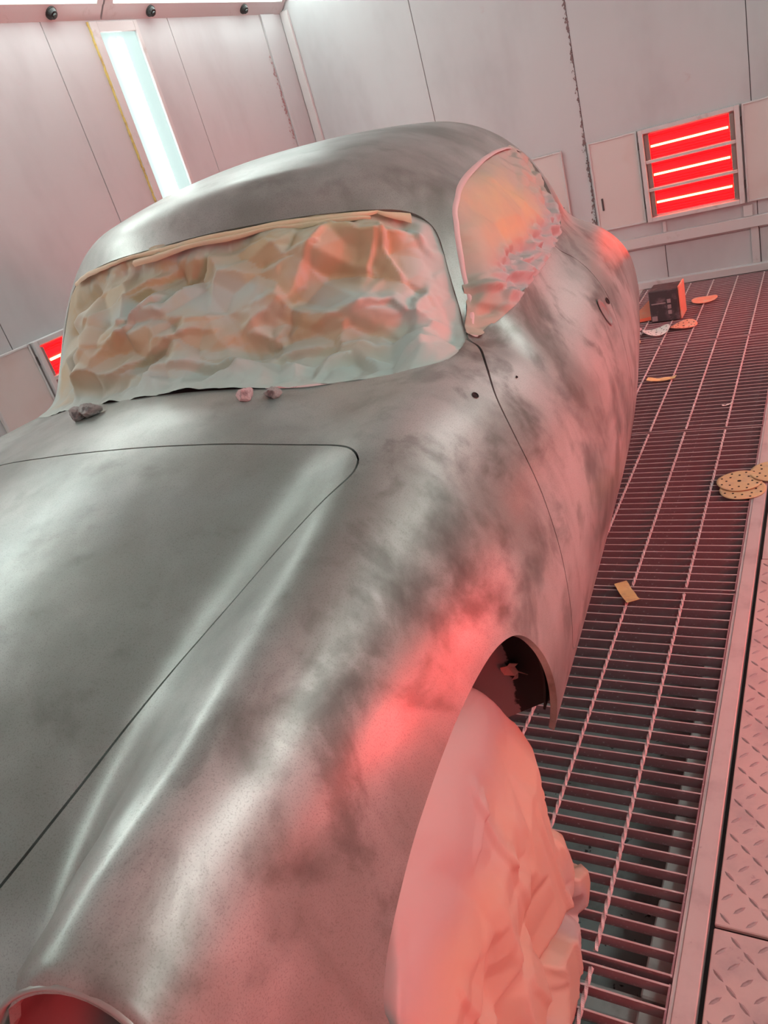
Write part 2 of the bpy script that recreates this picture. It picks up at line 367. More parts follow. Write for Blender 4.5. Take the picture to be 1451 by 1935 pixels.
heater('infrared heater on the right wall out of frame, the middle one of three', lambda u, d, z: (XR-d, 1.60+u, z), beam=IR_W)
heater('infrared heater on the right wall out of frame, nearer the camera', lambda u, d, z: (XR-d, -.95+u, z), beam=IR_W*1.5)

# ------------------------------------------------------------------ floor
GX1, GX0 = -.300, -1.31
fl = struct(MB().box(XL, GX0-.01, YN, YF, -.05, 0).make('floor', mStrip))
MB().box(GX0-.05, XR, YN, YF, -.47, -.36).make('pit_bottom', mPit, fl)
MB().box(GX0-.05, GX0-.008, YN, YF, -.37, -.01).make('pit_side', mPit, fl)
MB().box(-.262, XR, YN, YF, -.37, -.03).make('pit_side', mPit, fl)
fr = MB(); fr.bev(-.292, -.250, YN, YF-.06, -.03, .001, .002); fr.box(-.2995, -.2925, YN, YF-.06, -.05, -.002); fr.make('frame_strip', mStrip, fl)
y = -.3
while y < 6.2:                     # two rows of pale blocks below the right edge of the grating
    MB().bev(-.372, -.318, y+.003, y+.235, -.14, -.085, .004).make('support_block', mBeam, fl)
    MB().bev(-.3155, -.263, y+.09, y+.30, -.14, -.078, .004).make('support_block', mBeam, fl)
    y += .24
for yy in (.905, 2.225, 3.53, 4.84, 6.15): MB().bev(GX0, -.263, yy-.03, yy+.03, -.20, -.145, .004).make('cross_beam', mBeam, fl)
MB().box(-.235, XR, 2.432, YF-.06, -.03, .0).make('side_plate', mStrip, fl)
MB().box(-.262, XR, YN, YF, -.032, -.029).make('side_backing', mSeam, fl)
def rod_mesh(L):
    V = []; F = []; n = int(L/.0042)
    for i in range(n+1):
        a = i*.0042/.030*math.pi/2*1.0; wob = 0
        for k in range(4):
            t_ = a+k*math.pi/2; r = .0054
            V.append((r*math.cos(t_), i*L/n, r*math.sin(t_)))
        if i:
            for k in range(4): F.append((4*i-4+k, 4*i-4+(k+1) % 4, 4*i+(k+1) % 4, 4*i+k))
    return new_mesh('twisted_rod', V, F, mRod)
rods = {}
BL = GX1-GX0
bm_ = MB().bev(0, BL-.004, -.0022, .0022, -.033, 0, .0008)
barmesh = new_mesh('bearing_bar', bm_.V, bm_.F, mSteelTop); barmesh.materials.append(mat('pale_bar_top', (.56, .43, .43), .5))
for p_ in barmesh.polygons:
    if p_.center.z > -.002: p_.material_index = 1  # top faces and their chamfers get the paler second colour
def grate(y0, y1, label):
    t = thing('floor_grating', label, 'grating', (GX0, y0, 0), 'steel floor gratings beside the car')
    n = int(round((y1-y0-.016)/.0462)); st = (y1-y0-.016)/n
    for i in range(n+1):
        o = link('bearing_bar', barmesh, t, (.002, .008+i*st, random.uniform(-.0006, .0004))); o.rotation_euler = (random.uniform(-.02, .02), 0, 0)
    key = round(y1-y0-.03, 3)
    if key not in rods: rods[key] = rod_mesh(y1-y0-.03)
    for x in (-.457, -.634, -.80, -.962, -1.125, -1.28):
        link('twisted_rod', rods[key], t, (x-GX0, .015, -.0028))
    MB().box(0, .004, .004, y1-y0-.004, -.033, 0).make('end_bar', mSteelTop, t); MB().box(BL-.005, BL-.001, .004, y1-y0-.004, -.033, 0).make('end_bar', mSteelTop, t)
for a, b_, lab in ((-.415, .902, 'steel floor grating at the bottom edge of the photo, beside the paper-covered wheel'), (.908, 2.226, 'steel floor grating beside the front wheel arch, with yellow tape lying across it'),
                 (2.232, 3.528, 'steel floor grating beside the car door, touched by the tan sanding discs'), (3.534, 4.838, 'steel floor grating beside the rear of the car, with one curled tape scrap'),
                 (4.844, 6.255, 'steel floor grating farthest away, below the far wall, with the rubbish heap')):
    grate(a, b_, lab)
# chequer plates: raised lozenges alternate in direction
def chequer(y0, y1, label):
    x0, x1 = -.238, .78
    t = thing('tread_plate', label, 'floor plate', (x0, y0, 0)); o = np.array(t.location)
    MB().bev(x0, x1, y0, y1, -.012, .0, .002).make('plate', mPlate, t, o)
    g = MB(); p = .0255; ny = int((y1-y0)/p); nx = int((x1-x0)/p)
    for i in range(nx):
        for j in range(ny):
            cx = x0+.018+i*p; cy = y0+.018+j*p
            if cx > x1-.015 or cy > y1-.015: continue
            if (i+j) % 2: continue
            k = ((i+j)//2) % 2
            a = math.radians(45 if k else 135); l, wd, hh = .0162, .0038, .0020
            u = (math.cos(a), math.sin(a)); v = (-u[1], u[0])
            P = lambda s_, q, z: (cx+u[0]*s_+v[0]*q, cy+u[1]*s_+v[1]*q, z)
            g.add([P(-l, 0, -.0002), P(-l*.4, wd, 0), P(l*.4, wd, 0), P(l, 0, -.0002), P(l*.4, -wd, 0), P(-l*.4, -wd, 0), P(-l*.55, 0, hh), P(l*.55, 0, hh)],
                  [(0, 6, 1), (1, 6, 7, 2), (2, 7, 3), (3, 7, 4), (4, 7, 6, 5), (5, 6, 0)])
    q = g.make('tread_pattern', mLoz, t, o); q['kind'] = 'stuff'
    return t
chequer(-.30, 1.040, 'dusty tread plate floor panel in the bottom right corner of the photo')
chequer(1.048, 2.428, 'dusty tread plate floor panel next to the grating, second from the bottom edge')
# ------------------------------------------------------------------ car: implicit surface, panels cut out of it
CQ = (-1.20788737, .65250374, .12173713, .31288579); CS = math.exp(.02777675)
PR = {'zc': [0.42, 0.6, 0.755, 0.834, 0.898, 0.916, 0.918, 0.951, 0.926, 0.867, 0.72, 0.5], 'hf': [0.1, 0.24, 0.14, 0.1, 0.069, 0.038, 0.002, 0.001, 0, 0, 0, 0], 'cr': [0.5, 0.5, 0.42, 0.331, 0.253, 0.247, 0.225, 0.198, 0.207, 0.262, 0.401, 0.5], 'xf': [0.55, 0.57, 0.6, 0.62, 0.638, 0.658, 0.661, 0.66, 0.66, 0.66, 0.66, 0.6], 'wp': [0.6, 0.74, 0.775, 0.79, 0.796, 0.811, 0.828, 0.842, 0.824, 0.798, 0.7, 0.5], 'kt': 0.849, 'kb': 0.635, 'zb': 0.481, 'ks': 0.073, 'zr': [1.244, 1.286, 1.292, 1.284, 1.257, 1.173, 1.02, 0.85, 0.6], 'crr': 0.285, 'wg': [0.67, 0.665, 0.659, 0.645, 0.576, 0.476, 0.3], 'tg': 0.36, 'tg2': 0.147, 'kg': 0.095, 'gr': 0.046, 'yw': 0.538, 'sw': 0.819, 'cw': 0.788, 'kw': 0.039, 'sf': 0.120}
YB = np.array([-.75, -.55, -.30, 0, .30, .60, 1.0, 1.5, 2.0, 2.4, 2.8, 3.15]); YR = np.array([.8, 1.1, 1.4, 1.7, 2.0, 2.3, 2.6, 2.9, 3.2]); YG = np.array([.6, 1.0, 1.4, 1.8, 2.2, 2.6, 3.0])
def spl(X, Y):
    Y = np.array(Y, float); m = np.gradient(Y, X)
    def f(x):
        i = np.clip(np.searchsorted(X, x)-1, 0, len(X)-2); h = X[i+1]-X[i]; t = (x-X[i])/h; c = np.clip(t, 0, 1)
        r = (2*c**3-3*c**2+1)*Y[i]+(c**3-2*c**2+c)*h*m[i]+(-2*c**3+3*c**2)*Y[i+1]+(c**3-c**2)*h*m[i+1]
        return r+np.where(t < 0, t*h*m[i], 0)+np.where(t > 1, (t-1)*h*m[i+1], 0)
    return f
FB = {n: spl(YB, PR[n]) for n in ('zc', 'hf', 'cr', 'xf', 'wp')}; FB['zr'] = spl(YR, PR['zr']); FB['wg'] = spl(YG, PR['wg'])
def smax(a, b, k):
    h = np.maximum(1-np.abs(a-b)/k, 0); return np.maximum(a, b)+k*h*h*.25
def smin(a, b, k): return -smax(-a, -b, k)
HC = np.array([.565, -.594, .636]); HT, HO = .36, .106
HN = np.array([math.sin(HO)*math.cos(HT), -math.cos(HO)*math.cos(HT), math.sin(HT)])
HA = np.array([.03, 1, .0]); HA /= np.linalg.norm(HA)
def F_car(x, y, z, floor=True):
    a = np.sqrt(x*x+1e-6)
    T = FB['zc'](y)-FB['cr'](y)*a*a+FB['hf'](y)*np.exp(-((a-FB['xf'](y))/PR['sf'])**2)
    wd = FB['wp'](y)-np.where(z > PR['zb'], PR['kt'], PR['kb'])*(z-PR['zb'])**2
    F = smax(z-T, a-wd, 2*PR['ks'])
    F = smax(F, (-.78+.50*a*a+.9*(z-.45)**2)-y, .10)
    F = smax(F, y-(3.12-.4*a*a-.9*(z-.45)**2), .2)
    # headlamp nacelle
    px, py, pz = a-HC[0], y-HC[1], z-HC[2]; s = px*HA[0]+py*HA[1]+pz*HA[2]
    rho = np.sqrt((px-s*HA[0])**2+(py-s*HA[1])**2+(pz-s*HA[2])**2+1e-9)
    nac = smax(rho-(.099+.058*np.clip(s, -.1, .8)), s-.8, .1)
    F = smin(F, nac, .10)
    hn = px*HN[0]+py*HN[1]+pz*HN[2]; rn = np.sqrt(np.maximum(px*px+py*py+pz*pz-hn*hn, 1e-9))
    F = smax(F, hn-1.2*np.maximum(rn-.115, 0), .012)   # the lamp plane ends the nacelle
    if floor: F = smax(F, .17-z, .04)
    G = smax(z-(FB['zr'](y)-PR['crr']*a*a), a-(FB['wg'](y)-PR['tg']*(z-.92)-PR['tg2']*(z-.92)**2*2), 2*PR['kg'])
    G = smax(G, ((PR['yw']+PR['sw']*(z-.92)+PR['cw']*a*a)-y)*.6, PR['kw']); G = smax(G, .6-z, .04)
    return smin(F, G, PR['gr'])
def solve_ray(O, D, tmax=1.6, n=15):
    lo = np.zeros(len(O)); hi = np.full(len(O), tmax)
    Fv = lambda t: F_car(*(O+D*t[:, None]).T, floor=False)
    for _ in range(n):
        m = (lo+hi)/2; f = Fv(m); ins = f < 0; lo = np.where(ins, m, lo); hi = np.where(ins, hi, m)
    a, b = Fv(lo), Fv(hi); t = lo+(hi-lo)*np.clip(a/(a-b-1e-12), 0, 1)
    return O+D*t[:, None]
def grad(P):
    e = 1.5e-3; g = np.stack([F_car(*(P+d).T)-F_car(*(P-d).T) for d in np.eye(3)*e], 1); return g/np.linalg.norm(g, axis=1, keepdims=True)
YF0, YR0, ZO = -.12, 2.35, .47
def zorg(u): return .06+.41*np.clip((u+.15)/.5, 0, 1)**2*(3-2*np.clip((u+.15)/.5, 0, 1))
def uv_ray(uv):
    u, th = uv[:, 0], uv[:, 1]
    yo = np.clip(u, YF0, YR0); ph = np.where(u < YF0, (u-YF0)/.85, np.where(u > YR0, (u-YR0)/.8, 0)); ph = np.clip(ph, -math.pi/2*.995, math.pi/2*.995)
    O = np.stack([0*u, yo, zorg(u)], 1); D = np.stack([np.cos(th)*np.cos(ph), np.sin(ph), np.sin(th)*np.cos(ph)], 1); return O, D
def on_surf(uv): return solve_ray(*uv_ray(uv))
def catmull(P, n=6, closed=True):
    P = np.array(P, float); out = []; N = len(P)
    for i in range(N if closed else N-1):
        p0, p1, p2, p3 = (P[(i-1) % N], P[i], P[(i+1) % N], P[(i+2) % N]) if closed else (P[max(i-1, 0)], P[i], P[i+1], P[min(i+2, N-1)])
        for t in np.linspace(0, 1, n, endpoint=False):
            out.append(.5*((2*p1)+(-p0+p2)*t+(2*p0-5*p1+4*p2-p3)*t*t+(-p0+3*p1-3*p2+p3)*t**3))
    if not closed: out.append(P[-1])
    return np.array(out)
def sdist(Q, poly, margin=.06):
    """signed distance (inside<0) of points Q (N,2) to a closed polygon"""
    out = np.full(len(Q), margin); lo, hi = poly.min(0)-margin, poly.max(0)+margin
    idx = np.where(((Q > lo) & (Q < hi)).all(1))[0]
    A = poly; B = np.roll(poly, -1, 0)
    for ch in np.array_split(idx, max(1, len(idx)//6000)):
        q = Q[ch][:, None]; ab = B-A; t = np.clip(((q-A)*ab).sum(-1)/(ab**2).sum(-1), 0, 1); d = np.sqrt((((A+ab*t[..., None])-q)**2).sum(-1)).min(1)
        cond = (A[:, 1] > q[..., 1]) != (B[:, 1] > q[..., 1]); xi = A[:, 0]+(q[..., 1]-A[:, 1])*ab[:, 0]/np.where(ab[:, 1] == 0, 1e-9, ab[:, 1])
        ins = ((cond & (q[..., 0] < xi)).sum(1) % 2) == 1; out[ch] = np.where(ins, -d, d)
    return out
def clip(UV, P, Fc, phi):
    """keep phi<0.  UV, P arrays, Fc list of tuples"""
    new_uv = []; new_p = []; cache = {}; out = []; base = len(UV)
    ins = phi < 0
    def cut(i, j):
        k = (i, j) if i < j else (j, i)
        if k not in cache:
            a, b = k; t = phi[a]/(phi[a]-phi[b]); t = min(max(t, .001), .999)
            cache[k] = base+len(new_uv); new_uv.append(UV[a]*(1-t)+UV[b]*t); new_p.append(P[a]*(1-t)+P[b]*t)
        return cache[k]
    for f in Fc:
        c = [ins[i] for i in f]
        if all(c): out.append(f); continue
        if not any(c): continue
        g = []
        for q in range(len(f)):
            i, j = f[q], f[(q+1) % len(f)]
            if ins[i]: g.append(i)
            if ins[i] != ins[j]: g.append(cut(i, j))
        if len(g) > 2: out.append(tuple(g))
    if new_uv: UV = np.vstack([UV, new_uv]); P = np.vstack([P, new_p])
    return UV, P, out
def compact(arrs, Fc):
    used = np.zeros(len(arrs[0]), bool)
    for f in Fc: used[list(f)] = True
    mp = np.cumsum(used)-1
    return [a[used] for a in arrs], [tuple(int(mp[i]) for i in f) for f in Fc]
def rim(V, Nn, Fc, depth):
    """fold the open borders inwards"""
    E = {}
    for f in Fc:
        for a, b in zip(f, f[1:]+f[:1]): E[(a, b)] = 1
    bd = [(a, b) for (a, b) in E if (b, a) not in E]
    ids = sorted({i for e in bd for i in e}); mp = {}; V2 = list(V); N2 = list(Nn); n0 = len(V)
    d = depth(V[ids]) if callable(depth) else np.full(len(ids), depth)
    k = len(V2)
    VV = [V]; NN = [Nn]; VV.append(V[ids]); NN.append(Nn[ids]); VV.append(V[ids]-Nn[ids]*d[:, None]); NN.append(Nn[ids])
    m1 = {i: n0+q for q, i in enumerate(ids)}; m2 = {i: n0+len(ids)+q for q, i in enumerate(ids)}
    F2 = list(Fc)+[(m1[b], m1[a], m2[a], m2[b]) for a, b in bd]
    # normals of the fold: leave geometric
    return np.vstack(VV), np.vstack(NN), F2, n0
# base grid
us = np.concatenate([np.arange(YF0-.85*math.pi/2*.99, YF0, .0105), np.arange(YF0, YR0, .0105), np.arange(YR0, YR0+.8*math.pi/2*.99, .02)])
ths = np.radians(np.concatenate([np.linspace(-34, 214, 330)]))
UU, TT = np.meshgrid(us, ths, indexing='ij'); UV0 = np.stack([UU.ravel(), TT.ravel()], 1); nt = len(ths)
P0 = on_surf(UV0)
F0 = [(i*nt+j, (i+1)*nt+j, (i+1)*nt+j+1, i*nt+j+1) for i in range(len(us)-1) for j in range(nt-1)]
# cut curves (car metres)
hoodR = [(.04, .242), (.2, .243), (.3, .249), (.43, .254), (.497, .241), (.548, .207), (.577, .174), (.586, .145), (.580, .114), (.550, .060), (.509, -.015), (.472, -.093), (.433, -.175), (.397, -.258), (.365, -.328), (.335, -.385), (.304, -.437), (.26, -.50), (.17, -.60), (0, -.64)]
hoodL = [(-.17, -.60), (-.26, -.50), (-.335, -.385), (-.397, -.258), (-.472, -.093), (-.550, .060), (-.580, .12), (-.586, .19), (-.56, .26), (-.5, .30), (-.40, .300), (-.302, .288), (-.2, .268), (-.105, .253)]
HOOD = catmull(hoodR+hoodL)
DOOR = catmull([(.740, .852), (.712, .842), (.690, .832), (.614, .815), (.525, .784), (.466, .739), (.426, .684), (.401, .62), (.385, .542), (.378, .46), (.384, .37), (.400, .30), (.428, .274), (.46, .262), (.6, .264), (.85, .268), (1.1, .270), (1.33, .270), (1.42, .276), (1.452, .31), (1.42, .36), (1.395, .43), (1.385, .526), (1.425, .637), (1.475, .737), (1.50, .802), (1.46, .845), (1.42, .90), (1.1, .93), (.90, .925), (.815, .878), (.775, .862)])
ARCH = catmull([(-.30, .02), (-.385, .30), (-.405, .40), (-.408, .474), (-.38, .505), (-.345, .527), (-.275, .561), (-.224, .578), (-.164, .592), (-.10, .601), (-.03, .604), (.03, .599), (.08, .580), (.118, .545), (.150, .500), (.180, .445), (.208, .38), (.236, .305), (.262, .24), (.288, .19), (.34, .0)])
RARCH = np.array([(2.28+.29*math.cos(a), .22+.27*math.sin(a)) for a in np.linspace(0, 2*math.pi, 48, endpoint=False)])
def WS(P): return np.stack([P[:, 0], .73*P[:, 1]+.68*P[:, 2]], 1)
ws3 = [(-.46, .865, 1.140), (-.433, .867, 1.142), (-.261, .794, 1.167), (-.059, .748, 1.172), (.152, .758, 1.166), (.322, .805, 1.146), (.425, .848, 1.124), (.485, .874, 1.104), (.524, .883, 1.077), (.551, .873, 1.037), (.571, .827, .958), (.590, .783, .887), (.608, .716, .848), (.612, .645, .846), (.595, .558, .854), (.518, .513, .863), (.428, .490, .870), (.346, .458, .881), (.197, .456, .901), (.009, .468, .912), (-.160, .496, .907), (-.32, .56, .89), (-.466, .62, .867), (-.56, .66, .86), (-.60, .73, .87), (-.585, .80, .93), (-.55, .86, 1.03), (-.51, .875, 1.10)]
WSP = catmull(WS(np.array(ws3)))
SIDE = catmull([(.735, .842), (.795, .883), (.846, .961), (.904, 1.041), (.965, 1.087), (1.102, 1.116), (1.333, 1.130), (1.588, 1.133), (1.805, 1.118), (1.92, 1.085), (1.93, 1.045), (1.87, .985), (1.80, .920), (1.72, .885), (1.588, .869), (1.363, .861), (1.122, .861), (.90, .862), (.80, .848)])
RW = catmull([(-.36, 1.14), (0, 1.19), (.36, 1.14), (.40, 1.05), (.33, .98), (0, .97), (-.33, .98), (-.40, 1.05)])
def phis(P):
    x, y, z = P.T; a = np.abs(x); yz = np.stack([y, z], 1)
    big = lambda c, v: np.where(c, v, .06)
    return dict(bottom=.185-z,
        hood=big(z > .45, sdist(P[:, :2], HOOD)),
        door=big(a > .45, sdist(yz, DOOR)), arch=big(a > .45, sdist(yz, ARCH)), rarch=big(a > .45, sdist(yz, RARCH)),
        ws=big((y < 1.02) & (z > .8), sdist(WS(P), WSP)), side=big((a > .42), sdist(yz, SIDE)), rw=big((y > 1.9) & (z > .9), sdist(np.stack([x, z], 1), RW)),
        lamp=np.where(y < -.4, np.sqrt(np.maximum((a-HC[0])**2+(y-HC[1])**2+(z-HC[2])**2-((a-HC[0])*HN[0]+(y-HC[1])*HN[1]+(z-HC[2])*HN[2])**2, 0))-.094, 1.0))
def carve(keep):
    UV, P, Fc = UV0, P0, F0
    for nm, sgn, off in keep:
        ph = phis(P)[nm]; UV, P, Fc = clip(UV, P, Fc, sgn*ph+off)
        (UV, P), Fc = compact([UV, P], Fc)
    P = on_surf(UV); return P, grad(P), Fc
car = bpy.data.objects.new('car', None); COL.objects.link(car); car.location = (CQ[0], CQ[1], CQ[3]); car.rotation_euler = (0, 0, CQ[2])
tag(car, 'rounded vintage coupe stripped for painting, mottled grey primer, windows masked with brown paper', 'car')
Rz = np.array([[math.cos(CQ[2]), -math.sin(CQ[2]), 0], [math.sin(CQ[2]), math.cos(CQ[2]), 0], [0, 0, 1]])
def to_world(P): return (np.asarray(P)*CS)@Rz.T+np.array([CQ[0], CQ[1], CQ[3]])
def panel(name, keep, m, depth=.012, shift=0., parent=car):
    P, Nn, Fc = carve(keep)
    V, N2, F2, n0 = rim(P, Nn, Fc, depth)
    V = V-N2*shift
    me = new_mesh(name, V*CS, F2, m, True)
    # exact normals on the skin, geometric ones on the folds
    cn = [None]*len(V); ln = np.zeros((len(me.loops), 3)); lv = np.zeros(len(me.loops), int); me.loops.foreach_get('vertex_index', lv)
    pn = np.zeros(len(me.polygons)*3); me.polygons.foreach_get('normal', pn); pn = pn.reshape(-1, 3)
    ls = np.zeros(len(me.polygons), int); lt = np.zeros(len(me.polygons), int); me.polygons.foreach_get('loop_start', ls); me.polygons.foreach_get('loop_total', lt)
    owner = np.repeat(np.arange(len(ls)), lt); ln = np.where((lv < n0)[:, None], N2[lv], pn[owner])
    me.normals_split_custom_set([tuple(v) for v in ln])
    return link(name, me, parent)
body = panel('body_shell', [('bottom', 1, 0), ('hood', -1, .0017), ('door', -1, .0017), ('arch', -1, 0), ('rarch', -1, 0), ('ws', -1, 0), ('side', -1, 0), ('rw', -1, 0), ('lamp', -1, 0)], mPaint)
hood = panel('hood', [('hood', 1, .0017)], mPaint)
# doors: one panel each side
def half(sgn):
    def f(): pass
    return f
_ph = phis
def phis(P):
    d = _ph(P); d['xp'] = -P[:, 0]; d['xn'] = P[:, 0]; return d
doorR = panel('door', [('xp', 1, .3), ('door', 1, .0017), ('side', -1, 0)], mPaint)
doorL = panel('door', [('xn', 1, .3), ('door', 1, .0017), ('side', -1, 0)], mPaint)
panel('inner_shell', [('bottom', 1, .01), ('arch', -1, .03), ('rarch', -1, .01), ('lamp', -1, .10), ('ws', -1, -.004), ('side', -1, -.004)], mInner, depth=.004, shift=.026)
# floor pan, wheel-well panels
mPan = mat('underbody_black', (.015, .014, .015), .5)
MB().box(-.66*CS, .66*CS, .37*CS, 2.0*CS, .20*CS, .215*CS).make('floor_pan', mPan, car)
MB().box(-.60*CS, .60*CS, 2.6*CS, 2.85*CS, .20*CS, .215*CS).make('floor_pan', mPan, car)
mSplash = bpy.data.materials.new('half_oversprayed_panel'); mSplash.use_nodes = True
def _sp():
    N = mSplash.node_tree.nodes; L = mSplash.node_tree.links; b = N['Principled BSDF']; tc = N.new('ShaderNodeTexCoord'); sp = N.new('ShaderNodeSeparateXYZ'); L.new(tc.outputs['Object'], sp.inputs[0])
    n = N.new('ShaderNodeTexNoise'); n.inputs['Scale'].default_value = 60; L.new(tc.outputs['Object'], n.inputs['Vector'])
    m1 = N.new('ShaderNodeMath'); m1.operation = 'MULTIPLY_ADD'; L.new(n.outputs['Fac'], m1.inputs[0]); m1.inputs[1].default_value = .03; L.new(sp.outputs[0], m1.inputs[2])
    m2 = N.new('ShaderNodeMapRange'); L.new(m1.outputs[0], m2.inputs['Value']); m2.inputs['From Min'].default_value = .690; m2.inputs['From Max'].default_value = .694
    mx = N.new('ShaderNodeMix'); mx.data_type = 'RGBA'; mx.inputs['A'].default_value = (.30, .23, .24, 1); mx.inputs['B'].default_value = (.012, .011, .014, 1); L.new(m2.outputs[0], mx.inputs['Factor']); L.new(mx.outputs['Result'], b.inputs['Base Color']); b.inputs['Roughness'].default_value = .45
_sp()
for sg in (1, -1):
    V = [(sg*x*CS, y*CS, z*CS) for (x, y, z) in [(.33, .352, .10), (.63, .352, .155), (.745, .352, .215), (.765, .352, .35), (.76, .352, .62), (.33, .352, .70)]]
    V += [(x, y+.004, z) for x, y, z in V]; n = 6
    Fs = [tuple(range(n)), tuple(range(n, 2*n))[::-1]]+[(i, i+n, (i+1) % n+n, (i+1) % n) for i in range(n)]
    link('splash_panel', new_mesh('splash_panel', V, Fs, mSplash), car)
    X = sorted((sg*.325*CS, sg*.335*CS)); MB().box(X[0], X[1], -.28*CS, .352*CS, .12*CS, .60*CS).make('apron', mat('apron_paint', (.24, .15, .15), .5), car)
    X = sorted((sg*.40*CS, sg*.42*CS)); MB().box(X[0], X[1], 2.0*CS, 2.6*CS, .15*CS, .75*CS).make('apron', mPan, car)
# headlamp: ring and empty bucket on both sides
mRing = mat('lamp_ring_primer', (.28, .27, .25), .3, metal=.4)
mBucket = mat('lamp_bucket_primer', (.10, .06, .06), .6, noise=[((.07, .04, .04), 12, 4, .5, .75, (1, 1, 1))])
for sg in (1, -1):
    n = HN*np.array([sg, 1, 1]); c = HC*np.array([sg, 1, 1]); e1 = np.cross(n, [0, 0, 1]); e1 /= np.linalg.norm(e1); e2 = np.cross(e1, n)
    def lathe(name, prof, m):
        V = []; Fs = []; K = 72
        for (r, h) in prof:
            for k in range(K):
                t_ = 2*math.pi*k/K; V.append((c+n*h+r*(math.cos(t_)*e1+math.sin(t_)*e2))*CS)
        for i in range(len(prof)-1):
            for k in range(K): Fs.append((i*K+k, i*K+(k+1) % K, (i+1)*K+(k+1) % K, (i+1)*K+k))
        return link(name, new_mesh(name, V, Fs, m, True), car)
    lathe('headlamp_ring', [(.1015, -.014), (.1025, -.006), (.1010, -.001), (.0985, .0015), (.0965, .0005), (.0958, -.003), (.0956, -.007), (.0940, -.009), (.0928, -.007), (.0918, -.009), (.0912, -.014), (.0912, -.03)], mRing)
    lathe('lamp_bucket', [(.0925, -.010), (.090, -.03), (.086, -.06), (.074, -.095), (.05, -.118), (.02, -.125), (.001, -.126)], mBucket)
# small holes : antenna, washer, door mirror, door handle
def surf_at(x, y, z, d):
    d = np.array(d, float); d /= np.linalg.norm(d); O = np.array([[x, y, z]])-d*0; 
    Q = solve_ray(O, -d[None]*-1.0, .6); return Q[0], grad(Q)[0]
def disc_on(name, p, r1, r2, m, depth=.0, along=(0, 1, 0), rough=False):
    n = grad(np.array([p]))[0]; e1 = np.array(along, float); e1 -= n*(e1@n); e1 /= np.linalg.norm(e1); e2 = np.cross(n, e1); K = 20
    V = []; prof = [(1.25, .0004), (1.08, .0012), (1.0, .0004), (.96, -.0006), (.5, -.0006)]
    for (q, h) in prof:
        for k in range(K):
            t_ = 2*math.pi*k/K; V.append((p+n*(h+.0014)+q*(r1*math.cos(t_)*e1+r2*math.sin(t_)*e2))*CS)
    Fs = [(i*K+k, i*K+(k+1) % K, (i+1)*K+(k+1) % K, (i+1)*K+k) for i in range(len(prof)-1) for k in range(K)]+[tuple(range(4*K, 5*K))]
    return link(name, new_mesh(name, V, Fs, m, True), car)
def project_dir(p, d):
    """closest surface point along +-d from p"""
    p = np.array(p, float); d = np.array(d, float); t = np.linspace(-.12, .12, 481); f = F_car(*(p+d*t[:, None]).T); i = np.where(np.diff(np.sign(f)) != 0)[0]
    return p+d*t[i[np.argmin(abs(t[i]))]] if len(i) else p
disc_on('antenna_hole', project_dir((.679, .476, .807), (0, 0, 1)), .0075, .0055, mHole)
disc_on('mirror_hole', project_dir((.714, .646, .773), (0, 0, 1)), .0028, .0022, mHole)
disc_on('lock_hole', project_dir((.807, 1.418, .690), (1, 0, 0)), .008, .012, mHole, along=(0, 0, 1))
mDish = mat('handle_dish_primer', (.24, .22, .21), .35, metal=.3)
disc_on('handle_recess', project_dir((.805, 1.335, .682), (1, 0, 0)), .026, .032, mDish, along=(0, 1, 0))
disc_on('handle_hole', project_dir((.805, 1.33, .650), (1, 0, 0)), .003, .003, mHole)
# door-frame pinch: thin dark rubber line round the side opening's front
# ------------------------------------------------------------------ crumple field
def crumple(Q, seed, n, K, amp_noise=.25, size=(1, 1), lo=(0, 0)):
    """difference of two convex facet envelopes: flat facets with sharp ridges and valleys"""
    r = np.random.default_rng(seed); out = 0
    for sgn in (1, -1):
        C = r.random((n, 2))*np.array(size)+np.array(lo); off = r.normal(0, amp_noise, n)*K*(size[0]*size[1]/n)
        best = np.full(len(Q), -1e9)
        for c, o_ in zip(C, off): best = np.maximum(best, 2*K*(Q@c)-K*(c@c)+o_)
        out = out+sgn*best
    return out
def vnoise(Q, seed, sc):
    r = np.random.default_rng(seed); out = np.zeros(len(Q)); a = 1.
    for o_ in range(4):
        for k in range(3):
            d = r.normal(0, 1, Q.shape[1]); out += a*np.sin(Q@d*sc*2**o_+r.random()*6.28)/3
        a *= .55
    return out
def sm(x, a, b): t = np.clip((x-a)/(b-a), 0, 1); return t*t*(3-2*t)
